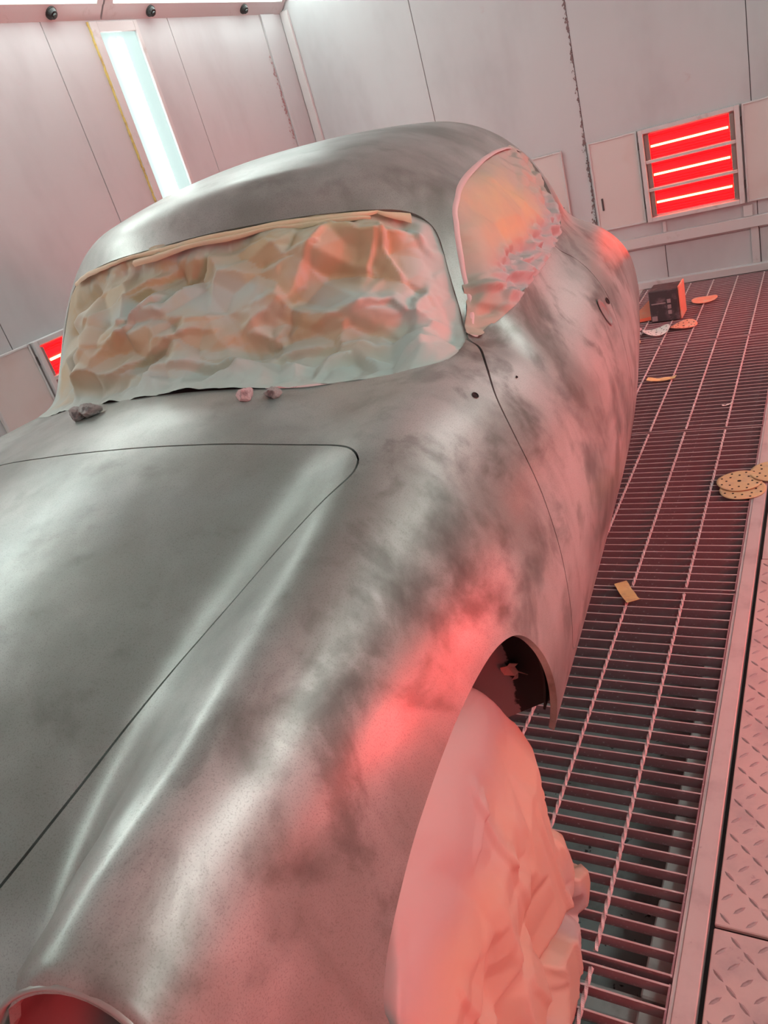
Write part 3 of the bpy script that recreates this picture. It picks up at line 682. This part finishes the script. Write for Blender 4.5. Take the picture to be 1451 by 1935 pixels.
def sheet(name, Q, shape, rays, phi, off, m, spray, label, cat='masking paper', keep=.003):
    """Q: 2D coords of a regular grid, rays(Q)->O,D inward; off(Q,phi)->outward offset"""
    O, D = rays(Q); n = 22
    lo = np.zeros(len(O)); hi = np.full(len(O), .9)
    # first entry along the ray: march then bisect
    ts = np.linspace(0, .9, 46); ent = np.full(len(O), .9); prev = F_car(*O.T); done = np.zeros(len(O), bool)
    for a, b in zip(ts[:-1], ts[1:]):
        f = F_car(*(O+D*b).T); hit = (~done) & (f < 0); lo[hit] = a; hi[hit] = b; done |= hit
    for _ in range(14):
        mm = (lo+hi)/2; ins = F_car(*(O+D*mm[:, None]).T) < 0; hi = np.where(ins, mm, hi); lo = np.where(ins, lo, mm)
    P = O+D*((lo+hi)/2)[:, None]; ph = phi(Q); Nn = grad(P)
    nx, ny = shape; Fc = [(i*ny+j, (i+1)*ny+j, (i+1)*ny+j+1, i*ny+j+1) for i in range(nx-1) for j in range(ny-1)]
    ok = done
    Fc = [f for f in Fc if ok[list(f)].all()]
    X = np.hstack([P, Nn, ph[:, None]]); UV, X, Fc = clip(Q, X, Fc, ph-keep)
    (UV, X), Fc = compact([UV, X], Fc)
    P = X[:, :3]; Nn = X[:, 3:6]; ph = X[:, 6]
    h = off(UV, ph, P); V = P+Nn*h[:, None]; W_ = to_world(V); o_ = W_.mean(0)
    me = new_mesh(name, W_-o_, Fc, m, True, attr=np.clip(spray(UV, ph, P), 0, 1))
    ob = link(name, me, None, tuple(o_))
    if label: tag(ob, label, cat)
    return ob, o_
def strip(name, pts, width, lift, m, parent, o_, seed=1, kind='ws'):
    """tape strip just inside an opening's edge; pts in the sheet's 2D coordinates, consecutive"""
    pts = np.array(pts); d = np.gradient(pts, axis=0); nn = np.stack([-d[:, 1], d[:, 0]], 1); nn /= np.linalg.norm(nn, axis=1, keepdims=True)
    V = []; r = np.random.default_rng(seed); wv = width*(1+.25*np.interp(np.linspace(0, 1, len(pts)), np.linspace(0, 1, 9), r.normal(0, 1, 9)))
    cols = []
    for q, l_ in ((0, .0), (.3, lift), (.75, lift*1.1), (1, lift*.4)):
        Q = pts+nn*(wv*q)[:, None]; O, D = RAYS[kind](Q)
        lo = np.zeros(len(O)); hi = np.full(len(O), .9); done = np.zeros(len(O), bool); ts = np.linspace(0, .9, 46)
        for a, b in zip(ts[:-1], ts[1:]):
            f = F_car(*(O+D*b).T); hit = (~done) & (f < 0); lo[hit] = a; hi[hit] = b; done |= hit
        for _ in range(14):
            mm = (lo+hi)/2; ins = F_car(*(O+D*mm[:, None]).T) < 0; hi = np.where(ins, mm, hi); lo = np.where(ins, lo, mm)
        P = O+D*lo[:, None]; P = P+grad(P)*(l_+.0012*vnoise(Q, seed, 60)[:, None])
        cols.append(to_world(P)-o_)
    n = len(pts); V = np.vstack(cols); Fs = [(k*n+i, k*n+i+1, (k+1)*n+i+1, (k+1)*n+i) for k in range(3) for i in range(n-1)]
    return link(name, new_mesh(name, V, Fs, m, True), parent)
def ws_rays(Q):
    t = np.array([0, .73, .68])/math.hypot(.73, .68); nrm = np.array([0, -.68, .73])/math.hypot(.73, .68)
    s = Q[:, 1]/math.hypot(.73, .68); O = np.stack([Q[:, 0], 0*s, 0*s], 1)+s[:, None]*t+nrm*(.62); return O, np.repeat(-nrm[None], len(Q), 0)
def side_rays(Q): return np.stack([np.full(len(Q), 1.0), Q[:, 0], Q[:, 1]], 1), np.repeat(np.array([[-1., 0, 0]]), len(Q), 0)
RAYS = dict(ws=ws_rays, side=side_rays)
# windscreen paper
gx = np.arange(-.64, .66, .0042); gs = np.arange(WSP[:, 1].min()-.02, WSP[:, 1].max()+.02, .0042); A, B = np.meshgrid(gx, gs, indexing='ij'); Q = np.stack([A.ravel(), B.ravel()], 1)
slo, shi = WSP[:, 1].min(), WSP[:, 1].max()
FOLDS = [[(-0.194, 1.126), (-0.078, 1.185), (0.042, 1.292)], [(-0.275, 1.037), (-0.131, 1.079), (0.01, 1.116), (0.114, 1.115)], [(0.158, 1.097), (0.225, 1.141), (0.276, 1.182), (0.325, 1.309)], [(0.417, 1.215), (0.428, 1.279), (0.443, 1.36)], [(0.492, 1.195), (0.449, 1.281), (0.434, 1.359)], [(-0.171, 1.249), (-0.045, 1.274), (0.024, 1.318)], [(-0.045, 1.045), (0.122, 1.034), (0.258, 1.047), (0.363, 1.062)], [(-0.193, 1.011), (0.02, 0.983), (0.15, 0.974), (0.201, 0.931)], [(0.348, 0.959), (0.37, 1.015), (0.41, 1.044), (0.489, 1.002)], [(0.426, 0.939), (0.468, 0.993), (0.543, 1.027), (0.597, 1.079)], [(0.537, 1.23), (0.503, 1.155), (0.512, 1.102)], [(0.172, 1.11), (0.24, 1.085), (0.265, 1.133)], [(0.09, 1.298), (0.061, 1.252), (-0.021, 1.194), (-0.199, 1.174)], [(0.209, 1.248), (0.313, 1.266), (0.374, 1.347)], [(-0.424, 1.319), (-0.326, 1.234), (-0.362, 1.224)], [(0.291, 1.099), (0.388, 1.136), (0.463, 1.164), (0.509, 1.127)], [(0.504, 1.339), (0.521, 1.313), (0.544, 1.288)]]
def ws_off(Q, ph, P):
    d = np.clip(-ph, 0, 1); top = sm(Q[:, 1], shi-.14, shi-.04); right = sm(Q[:, 0], .42, .55); low = 1-np.clip(top+right, 0, 1)
    # sheared, stretched coordinates make long diagonal folds
    q = np.stack([Q[:, 0]*.9+Q[:, 1]*.55, Q[:, 1]*1.25-Q[:, 0]*.35], 1)+.02*np.stack([vnoise(Q, 3, 9), vnoise(Q, 4, 9)], 1)
    big = crumple(q, 21, 75, 1.6, .9, (1.9, 1.3), (-.2, .5)); fine = crumple(q, 22, 800, 8.0, .9, (1.9, 1.3), (-.2, .5))
    tiny = crumple(Q, 23, 1800, 11.0, .6, (1.35, .8), (-.66, slo-.05))
    f = sm(d, .004, .07); edge = 1-sm(d, .0, .05)
    fold = np.zeros(len(Q)); wq = Q+.004*np.stack([vnoise(Q, 13, 30), vnoise(Q, 14, 30)], 1)
    for k, ln in enumerate(FOLDS):
        amp = (.016, .011, .014, .012)[k % 4]; wd = (.030, .022, .036, .026)[k % 4]
        ln = np.array(ln); tot = len(ln)-1
        for i in range(tot):
            a_, b_ = ln[i], ln[i+1]; ab = b_-a_; t_ = np.clip((wq-a_)@ab/(ab@ab), 0, 1); dv = wq-(a_+t_[:, None]*ab); ds = np.hypot(*dv.T); side = np.sign(ab[0]*dv[:, 1]-ab[1]*dv[:, 0])
            taper = np.sin(np.clip((i+t_)/tot, .03, .97)*math.pi)**.5
            fold = np.maximum(fold, amp*taper*np.clip(1-ds/(wd*np.where(side > 0, 1.0, .33)), 0, 1))
    roughr = np.clip(sm(Q[:, 0], .30, .50)+(1-sm(d, .02, .09)), 0, 1)
    base = -.007*(1-low)+.004*low
    lf = sm(Q[:, 0], -.56, -.36)*.85+.15
    return lf*(base*(1-f)+f*(-.004+np.clip(big-np.median(big), -.045, .045)*.55+fold*1.6)+(.2+.8*f)*(fine-np.median(fine))*.65+roughr*(tiny-np.median(tiny))*.55*(.35+.65*sm(d, 0, .02)))
def ws_spray(Q, ph, P):
    d = np.clip(-ph, 0, 1); v = (Q[:, 1]-slo)/(shi-slo); n = vnoise(Q, 7, 5); n2 = vnoise(Q, 8, 14)
    mid = np.exp(-((v-.50-.12*n+.10*Q[:, 0])/.10)**2)*.75*sm(n2, -.8, .3)
    g_ = (ws_off(Q+np.array([.0015, .003]), ph, P)-ws_off(Q, ph, P))/.003      # tint follows fold slope: greyer on flanks facing up and right, browner opposite
    mid = mid-np.clip(g_*.5, -.22, .22)
    return np.clip(.12+1.05*(1-sm(v, .08, .42+.10*n))+.9*(1-sm(d, .01, .055))*sm(1-v, .05, .35)+mid+.8*sm(Q[:, 0], .44, .54), 0, .95)
wsp, wo = sheet('masking_paper', Q, (len(gx), len(gs)), ws_rays, lambda q: sdist(q, WSP), ws_off, mPaper, ws_spray, 'crumpled brown masking paper filling the windscreen opening, grey with overspray low down')
top = WS(np.array([(.50, .880, 1.098), (.45, .858, 1.117), (.425, .848, 1.124), (.38, .83, 1.134), (.322, .805, 1.146), (.24, .78, 1.157), (.152, .758, 1.166), (.05, .75, 1.17), (-.059, .748, 1.172), (-.16, .765, 1.171), (-.261, .794, 1.167), (-.35, .835, 1.155), (-.433, .867, 1.142)]))
top = catmull(top, 10, False)
strip('tape_strip', top+np.array([0, -.004]), .017, .007, mTape, wsp, wo, 3)
strip('tape_strip', top[20:88]+np.array([0, -.018]), .014, .011, mTape, wsp, wo, 8)
# side glass paper
gy = np.arange(.70, 1.98, .0046); gz = np.arange(.82, 1.16, .0046); A, B = np.meshgrid(gy, gz, indexing='ij'); Q = np.stack([A.ravel(), B.ravel()], 1)
def sd_off(Q, ph, P):
    d = np.clip(-ph, 0, 1); q = np.stack([Q[:, 0]*.8, Q[:, 1]*1.1+Q[:, 0]*.15], 1)
    big = crumple(q, 31, 22, .8, .9, (1.1, .7), (.5, .85)); fine = crumple(np.stack([Q[:, 0]*.6+Q[:, 1]*.5, Q[:, 1]], 1), 32, 1500, 22.0, .7, (1.1, .4), (.78, .8))
    f = sm(d, .004, .05); low = 1-sm(Q[:, 1]-.02*vnoise(Q, 5, 9), .905, .965); rear = sm(Q[:, 0], 1.5, 1.8)*.6
    rgh = np.clip(low+rear, 0, 1)
    return -.008*(1-f)*(1-rgh)+.002*rgh*low+f*(-.008+(big-np.median(big))*.7)+rgh*(fine-np.median(fine))*1.6*(.3+.7*sm(d, 0, .02))+(fine-np.median(fine))*.12+.006*f*(1-rgh)*(np.abs((Q[:, 0]*9+Q[:, 1]*2.2) % 2-1)-.5)
def sd_spray(Q, ph, P):
    d = np.clip(-ph, 0, 1); n = vnoise(Q, 9, 5)
    core = np.exp(-(((Q[:, 0]-1.30-.12*n)/.36)**2+((Q[:, 1]-1.01-.02*n)/.10)**2)**1.3)
    low_ = 1-sm(Q[:, 1]-.02*vnoise(Q, 5, 9), .91, .98)
    return np.clip(.72-.85*core-.15*sm(n, .1, .6)+low_*.55*sm(Q[:, 0], .8, .95), 0, .98)
sdp, so = sheet('masking_paper', Q, (len(gy), len(gz)), side_rays, lambda q: sdist(q, SIDE), sd_off, mPaperSide, sd_spray, 'tan masking paper over the side window, smooth above and scrunched along the sill')
sd_top = SIDE[6:60]
mTapePink = mat('pinkish_edge_tape', (.55, .40, .39), .45)
strip('tape_strip', SIDE[4:58]+0, -.009, .0015, mTapePink, sdp, so, 5, 'side')
# rear window, not seen from the camera: a plain masked sheet closes it
gx2 = np.arange(-.42, .43, .012); gz2 = np.arange(.95, 1.21, .012); A, B = np.meshgrid(gx2, gz2, indexing='ij'); Q = np.stack([A.ravel(), B.ravel()], 1)
def rw_rays(Q): return np.stack([Q[:, 0], np.full(len(Q), 3.2), Q[:, 1]], 1), np.repeat(np.array([[0, -1., 0]]), len(Q), 0)
def sheet_plain():
    O, D = rw_rays(Q); ts = np.linspace(0, 1.4, 200); y = np.full(len(O), 2.0); done = np.zeros(len(O), bool)
    for t_ in ts:
        f = F_car(*(O+D*t_).T); h = (~done) & (f < 0); y[h] = 3.2-t_; done |= h
    P = np.stack([Q[:, 0], y-.01, Q[:, 1]], 1); nx, ny = len(gx2), len(gz2); ph = sdist(Q, RW)
    Fc = [(i*ny+j, (i+1)*ny+j, (i+1)*ny+j+1, i*ny+j+1) for i in range(nx-1) for j in range(ny-1)]
    UVx, Px, Fc = clip(Q, P, Fc, ph-.004); (Px,), Fc = compact([Px], Fc); W_ = to_world(Px); o_ = W_.mean(0)
    tag(link('masking_paper', new_mesh('rear_paper', W_-o_, Fc, mPaper, True, attr=np.zeros(len(W_))), None, tuple(o_)), 'brown masking paper over the rear window, turned away from the camera', 'masking paper')
sheet_plain()
# left side window paper (far side)
gy = np.arange(.70, 1.98, .012); gz = np.arange(.82, 1.16, .012); A, B = np.meshgrid(gy, gz, indexing='ij'); Q = np.stack([A.ravel(), B.ravel()], 1)
def sideL_rays(Q): return np.stack([np.full(len(Q), -1.0), Q[:, 0], Q[:, 1]], 1), np.repeat(np.array([[1., 0, 0]]), len(Q), 0)
sheet('masking_paper', Q, (len(gy), len(gz)), sideL_rays, lambda q: sdist(q, SIDE), lambda Q, ph, P: 0*ph-.004, mPaperSide, sd_spray, 'masking paper over the side window on the far side of the car')
# wheel cover: a paper bag hanging from inside the front arch to the floor
WFOLDS = [[(-.06, .40), (-.03, .22), (.0, .02)], [(-.10, .34), (-.04, .36)], [(.12, .14), (.14, -.12), (.10, -.30)], [(-.28, .12), (-.18, .06), (-.10, .10)], [(-.10, .02), (-.06, -.10), (.02, -.18)], [(-.32, -.02), (-.2, -.05), (-.08, -.16)], [(-.26, .26), (-.20, .05), (-.24, -.1)], [(.19, .12), (.20, -.06)]]
def wheel_cover(sg, fine, label):
    zs = np.linspace(-.300, .56, 170 if fine else 40); yr = spl(np.array([-.31, -.27, -.15, -.03, .056, .226, .324, .42, .486, .535]), [.320, .330, .268, .236, .236, .240, .205, .145, .095, .05])
    xo = spl(np.array([-.31, -.1, .1, .3, .486, .535]), [.715, .712, .708, .705, .69, .66]); yf = spl(np.array([-.31, 0, .3, .535]), [-.66, -.58, -.46, -.24])
    nb = 260 if fine else 60; V = []; Q = []
    for z in zs:
        r_ = .045; X1, X0, Y1, Y0 = float(xo(z)), .44, float(yr(z)), float(yf(z))
        path = [(X0, Y1-.02), (X1-.13, Y1+.0), (X1-.045, Y1-.001), (X1-.010, Y1-.012), (X1-.001, Y1-.06), (X1+.008, (Y0+Y1)/2), (X1, Y0+.06), (X1-.03, Y0), (X0, Y0+.02)]
        p = catmull(path, 12, False); L_ = np.concatenate([[0], np.cumsum(np.linalg.norm(np.diff(p, axis=0), axis=1))]); sN = np.linspace(0, L_[-1], nb)
        V.append(np.stack([np.interp(sN, L_, p[:, 0]), np.interp(sN, L_, p[:, 1]), np.full(nb, z)], 1)); Q.append(np.stack([sN, np.full(nb, z)], 1))
    V = np.array(V); Q = np.array(Q).reshape(-1, 2); gu = np.gradient(V, axis=1); gv = np.gradient(V, axis=0); n = np.cross(gu, gv); n /= np.linalg.norm(n, axis=2, keepdims=True)
    if n[len(zs)//2, nb//2, 0] < 0: n = -n
    V = V.reshape(-1, 3); n = n.reshape(-1, 3)
    q = np.stack([Q[:, 0]*1.5+.25*Q[:, 1], Q[:, 1]*.75+Q[:, 0]*.2], 1); big = crumple(q, 41, 60, 1.3, .9, (2.0, 1.1), (-.1, -.3)); low = 1-sm(Q[:, 1], -.22, .02)
    fine_ = crumple(np.stack([Q[:, 0]+.3*Q[:, 1], Q[:, 1]-.2*Q[:, 0]], 1), 42, 420, 7.5, .8, (1.9, 1.2), (-.1, -.5))
    h = (big-np.median(big))*1.0+(fine_-np.median(fine_))*(.35+.9*low); h *= (1-.9*sm(Q[:, 1], .08, .36)); h = np.clip(h, -.028, .022)
    for k, ln in enumerate(WFOLDS):
        ln = np.array(ln); wd = .03
        for i in range(len(ln)-1):
            a_, b_ = ln[i], ln[i+1]; ab = b_-a_; yz = V[:, 1:]; t_ = np.clip((yz-a_)@ab/(ab@ab), 0, 1); dv = yz-(a_+t_[:, None]*ab); ds = np.hypot(*dv.T); side = np.sign(ab[0]*dv[:, 1]-ab[1]*dv[:, 0])
            h = h+.007*np.clip(1-ds/(wd*np.where(side > 0, 1.0, .3)), 0, 1)*(V[:, 0] > .6)
    V = V+n*h[:, None]; V[:, 2] = np.maximum(V[:, 2], -.300); V = V*np.array([sg, 1, 1])
    Fc = [(i*nb+j, i*nb+j+1, (i+1)*nb+j+1, (i+1)*nb+j) for i in range(len(zs)-1) for j in range(nb-1)]
    top_ = list(range((len(zs)-1)*nb, len(zs)*nb)); Fc.append(tuple(top_))
    W_ = to_world(V); o_ = W_.mean(0); o_[2] = W_[:, 2].min()
    sp = np.clip(.25+.75*sm(Q[:, 1]+.05*vnoise(Q, 3, 8), .22, .42)+.7*sm(vnoise(Q, 5, 6), .25, .7)*low+.5*(1-sm(Q[:, 0], .2, .3))*0, 0, .9)
    tag(link('wheel_masking_paper', new_mesh('wheel_masking_paper', W_-o_, Fc, mPaperWheel, True, attr=sp), None, tuple(o_)), label, 'masking paper')
wheel_cover(1, True, 'salmon-lit masking paper hanging out of the front wheel arch down to the grating')
wheel_cover(-1, False, 'masking paper over the front wheel on the far side of the car')
# trestles that carry the raised car (behind paper and sills)
for x, y, lab in ((.25, 1.25, 'steel trestle under the near side of the car, front'), (-.25, 1.25, 'steel trestle under the far side of the car, front'), (.25, 1.9, 'steel trestle under the near side of the car, rear'), (-.25, 1.9, 'steel trestle under the far side of the car, rear')):
    p = to_world((x, y, .2)); t = thing('support_stand', lab, 'stand', (p[0], p[1], 0), 'trestles under the car')
    MB().bev(-.12, .12, -.12, .12, .001, .012).make('base_plate', mStand, t); MB().tube((0, 0, .012), (0, 0, p[2]-.012), .03, 14).make('post', mStand, t); MB().bev(-.06, .06, -.06, .06, p[2]-.012, p[2]-.001).make('saddle', mStand, t)

# ------------------------------------------------------------------ wads of paper in the wiper holes
def wad(p_car, r, m, label, seed, sq=(1, 1, 1), hgt=.8):
    import bmesh
    p = project_dir(p_car, (0, 0, 1)); n = grad(np.array([p]))[0]
    bm = bmesh.new(); bmesh.ops.create_icosphere(bm, subdivisions=4, radius=1.0); V = np.array([v.co[:] for v in bm.verts]); Fs = [tuple(v.index for v in f.verts) for f in bm.faces]; bm.free()
    rr = np.random.default_rng(seed); d = rr.normal(0, 1, (26, 3)); d /= np.linalg.norm(d, axis=1, keepdims=True); h = rr.uniform(.72, 1.0, 26)
    rad = np.min(np.where(V@d.T > .12, h/np.maximum(V@d.T, .12), 9), axis=1); rad = np.clip(rad, .5, 1.25)
    rad += .07*np.abs(vnoise(V, seed, 6)); V = V*rad[:, None]*np.array(sq)*r
    W_ = to_world(p)+np.array([0, 0, 1])*r*hgt*.8*n[2]; V = V*np.array([1, 1, hgt])
    tag(link('paper_wad', new_mesh('paper_wad', V, Fs, m, False), None, tuple(W_)), label, 'paper wad')
wad((-.178, .425, .90), .019, mFoil, 'smaller lump of the dark grey double paper wad below the windscreen left end', 1)
wad((-.146, .427, .90), .0235, mFoil, 'larger lump of the dark grey double paper wad below the windscreen left end', 2, (1.15, .9, 1))
wad((.261, .405, .89), .0175, mFoilP, 'pinkish crumpled wad plugging a cowl hole below the middle of the windscreen', 3)
wad((.316, .413, .884), .0145, mFoil, 'small dark wad plugging a cowl hole, right of the pinkish one', 4, (1, 1, 1.1))
# peeled scrap inside the arch
b = MB(); c0 = np.array([.665, .340, .285])
r = random.Random(3)
pts = [(-.018, .012), (-.004, .014), (.002, .022), (.018, .020), (.010, .012), (.016, .004), (.034, -.004), (.014, -.002), (.012, -.014), (-.002, -.020), (.006, -.012), (-.014, -.008), (-.020, .002)]
V = [to_world(c0+np.array([u, .006*r.random()-.002, v])) for u, v in pts]; V2 = [v+np.array([0, .002, 0]) for v in V]; n = len(pts)
o_ = np.mean(V, 0); tag(link('tape_scrap', new_mesh('tape_scrap', np.array(V+V2)-o_, [tuple(range(n)), tuple(range(n, 2*n))[::-1]]+[(i, (i+1) % n, n+(i+1) % n, n+i) for i in range(n)], mat('pink_scrap', (.7, .33, .3), .6)), None, tuple(o_)), 'torn pink scrap hanging inside the front wheel arch on the black panel', 'tape scrap')

# ------------------------------------------------------------------ litter on the grating
def disc(loc, r, m, label, rz=0, tilt=(0, 0), curl=0., holes=True, sx=1., group=None, zl=.003):
    t = thing('sanding_disc', label, 'sanding disc', loc, group); K = 48; V = []; Fs = []
    rings = [0.001, .25, .5, .7, .88, 1.0]
    def P(q, a, h=0):
        x, y = q*r*math.cos(a)*sx, q*r*math.sin(a); z = zl+curl*(x*x)/(r*r)*r+.0016*math.sin(3*a+rz)*q+h
        return x, y, z
    for hh in (0, -.0012):
        for q in rings:
            for k in range(K): V.append(P(q, 2*math.pi*k/K, hh))
    R_ = len(rings)
    for i in range(R_-1):
        for k in range(K):
            Fs.append((i*K+k, (i+1)*K+k, (i+1)*K+(k+1) % K, i*K+(k+1) % K)); o2 = R_*K; Fs.append((o2+i*K+k, o2+i*K+(k+1) % K, o2+(i+1)*K+(k+1) % K, o2+(i+1)*K+k))
    for k in range(K): Fs.append(((R_-1)*K+k, (2*R_-1)*K+k, (2*R_-1)*K+(k+1) % K, (R_-1)*K+(k+1) % K))
    o = link('disc', new_mesh('disc', V, Fs, m, True), t)
    if holes:
        hb = MB()
        spots = [(.82, k*45+10) for k in range(8)]+[(.56, k*45+30) for k in range(8)]+[(0, 0)]
        for q, a in spots:
            a = math.radians(a); x, y, z = P(q, a); hr = r*.052 if q else r*.09; n = 10
            V2 = [(x+hr*math.cos(u), y+hr*math.sin(u), z+.0007+2*curl*x/r*hr*math.cos(u)*.9) for u in np.linspace(0, 6.283, n, endpoint=False)]
            hb.add(V2+[(v[0], v[1], v[2]-.0006) for v in V2], [tuple(range(n)), tuple(range(n, 2*n))[::-1]]+[(k, (k+1) % n, n+(k+1) % n, n+k) for k in range(n)])
        hb.make('dust_holes', mHole, t)['kind'] = 'stuff'
    t.rotation_euler = (tilt[0], tilt[1], rz); return t
disc((-.335, 2.925, .002), .085, mDisc, 'tan sanding disc lying flat, lower one of the overlapping pair on the floor frame', .3)
disc((-.352, 2.985, .0065), .085, mDisc, 'tan sanding disc lying on top of its twin at the grating edge', 1.1, (0, 0), .03)
disc((-.235, 3.055, .0085), .085, mDisc, 'tan sanding disc half off the right side of the photo, behind the overlapping pair', 2.1, (0, 0), .02)
def slab_piece(name, cat, label, loc, L_, W_, m, rz, curl=0., th=.0015, lift=.002):
    n = 14; V = []; Fs = []
    for s_ in (0, 1):
        for i in range(n):
            u = (i/(n-1)-.5); z = lift+curl*(u*2)**2+s_*-th
            V += [(u*L_, -W_/2*(1-.1*abs(u)), z), (u*L_, W_/2, z+.002*math.sin(i))]
    for i in range(n-1): Fs += [(2*i, 2*i+2, 2*i+3, 2*i+1), (2*n+2*i, 2*n+2*i+1, 2*n+2*i+3, 2*n+2*i+2), (2*i, 2*n+2*i, 2*n+2*i+2, 2*i+2), (2*i+1, 2*i+3, 2*n+2*i+3, 2*n+2*i+1)]
    Fs += [(0, 1, 2*n+1, 2*n), (2*n-2, 4*n-2, 4*n-1, 2*n-1)]
    o = link(name, new_mesh(name, V, Fs, m), None, loc); o.rotation_euler = (0, 0, rz); return tag(o, label, cat)
slab_piece('tape_piece', 'tape piece', 'yellow folded piece of masking tape lying across the nearer grating', (-.642, 2.195, .004), .125, .046, mYTape, -1.02, .005)
slab_piece('tape_piece', 'tape piece', 'small tan curled tape scrap on the grating halfway along the car', (-.855, 4.235, .002), .155, .045, mYTape, -.05, .010)
slab_piece('paper_scrap', 'paper scrap', 'tiny white paper scrap on the middle of the grating', (-.475, 3.80, .001), .05, .010, mDiscWhite, .6, .004)
# rubbish heap near the rear wheel
t = thing('open_box', 'sooty black cardboard box standing on the far grating beside the rear wheel', 'box', (-1.00, 5.42, 0)); t.rotation_euler = (0, 0, -.02)
MB().bev(-.093, .093, -.09, .09, .002, .215, .005).make('box_body', mDark, t)
for i in range(3): MB().bev(.022, .045, -.094, -.0895, .05+.038*i, .076+.038*i, .001).make('faded_print', mat('faded_print', (.30, .24, .25), .8), t)
MB().bev(-.086, -.05, -.094, -.0895, .012, .045, .001).make('faded_print', MATS['faded_print'], t); MB().bev(-.08, .012, -.093, -.0895, .125, .132, .001).make('faded_print', MATS['faded_print'], t)
MB().bev(.094, .106, -.08, .10, .005, .225, .003).make('side_flap', mDiscRed, t)
tri = thing('sanding_sheet', 'orange folded sanding sheet leaning on the black box, on its left', 'sanding sheet', (-1.185, 5.42, 0)); b = MB()
b.add([(-.09, -.04, .004), (.10, .0, .004), (.095, .05, .15), (-.085, -.045, .004), (.10, .006, .004), (.095, .056, .148)], [(0, 1, 2), (5, 4, 3), (0, 3, 4, 1), (1, 4, 5, 2), (2, 5, 3, 0)]); b.make('sheet', mDiscRed, tri)
b = MB(); b.add([(-.10, -.05, .004), (.09, -.02, .004), (.05, .03, .05), (-.08, .0, .045), (-.10, -.046, .002), (.09, -.016, .002), (.05, .034, .048), (-.08, .004, .043)], [(0, 1, 2, 3), (7, 6, 5, 4), (0, 4, 5, 1), (1, 5, 6, 2), (2, 6, 7, 3), (3, 7, 4, 0)]); b.make('folded_corner', mat('bright_orange_paper', (.9, .12, .06), .7), tri)
disc((-1.025, 5.10, .004), .085, mDiscWhite, 'pale curled sanding disc in front of the black box', .4, (0, 0), .35, True, 1)
disc((-.865, 5.165, .004), .085, mDiscRed, 'orange-pink sanding disc in front of the black box, right of the pale one', 1.2, (0, 0), .18)
disc((-.80, 5.70, .006), .085, mDiscRed, 'thin folded orange disc lying right of the black box', 0, (0, 0), .10, False, 1.0)
disc((-1.17, 4.93, .004), .075, mDisc, 'tan sanding disc half hidden by the rear wing, nearest of the heap', .9, (0, 0), .1)
rr = random.Random(9); b = MB()
for i in range(26):
    x = -1.24+.13*rr.random(); y = 5.06+.14*rr.random(); z = .004+.02*rr.random(); s_ = .012+.012*rr.random()
    b.add([(x-s_, y, z), (x, y-s_, z+.8*s_*rr.random()), (x+s_, y, z+.004), (x, y+s_, z+s_*rr.random()), (x, y, z+s_*1.1)], [(0, 1, 4), (1, 2, 4), (2, 3, 4), (3, 0, 4), (0, 3, 2, 1)])
o = b.make('crumpled_foil', mFoilP, None, (-1.17, 5.12, 0)); o.location = (-1.17, 5.12, 0); tag(o, 'crumpled pinkish foil scraps left of the pale disc, beside the rear wing', 'foil scrap'); o['kind'] = 'stuff'
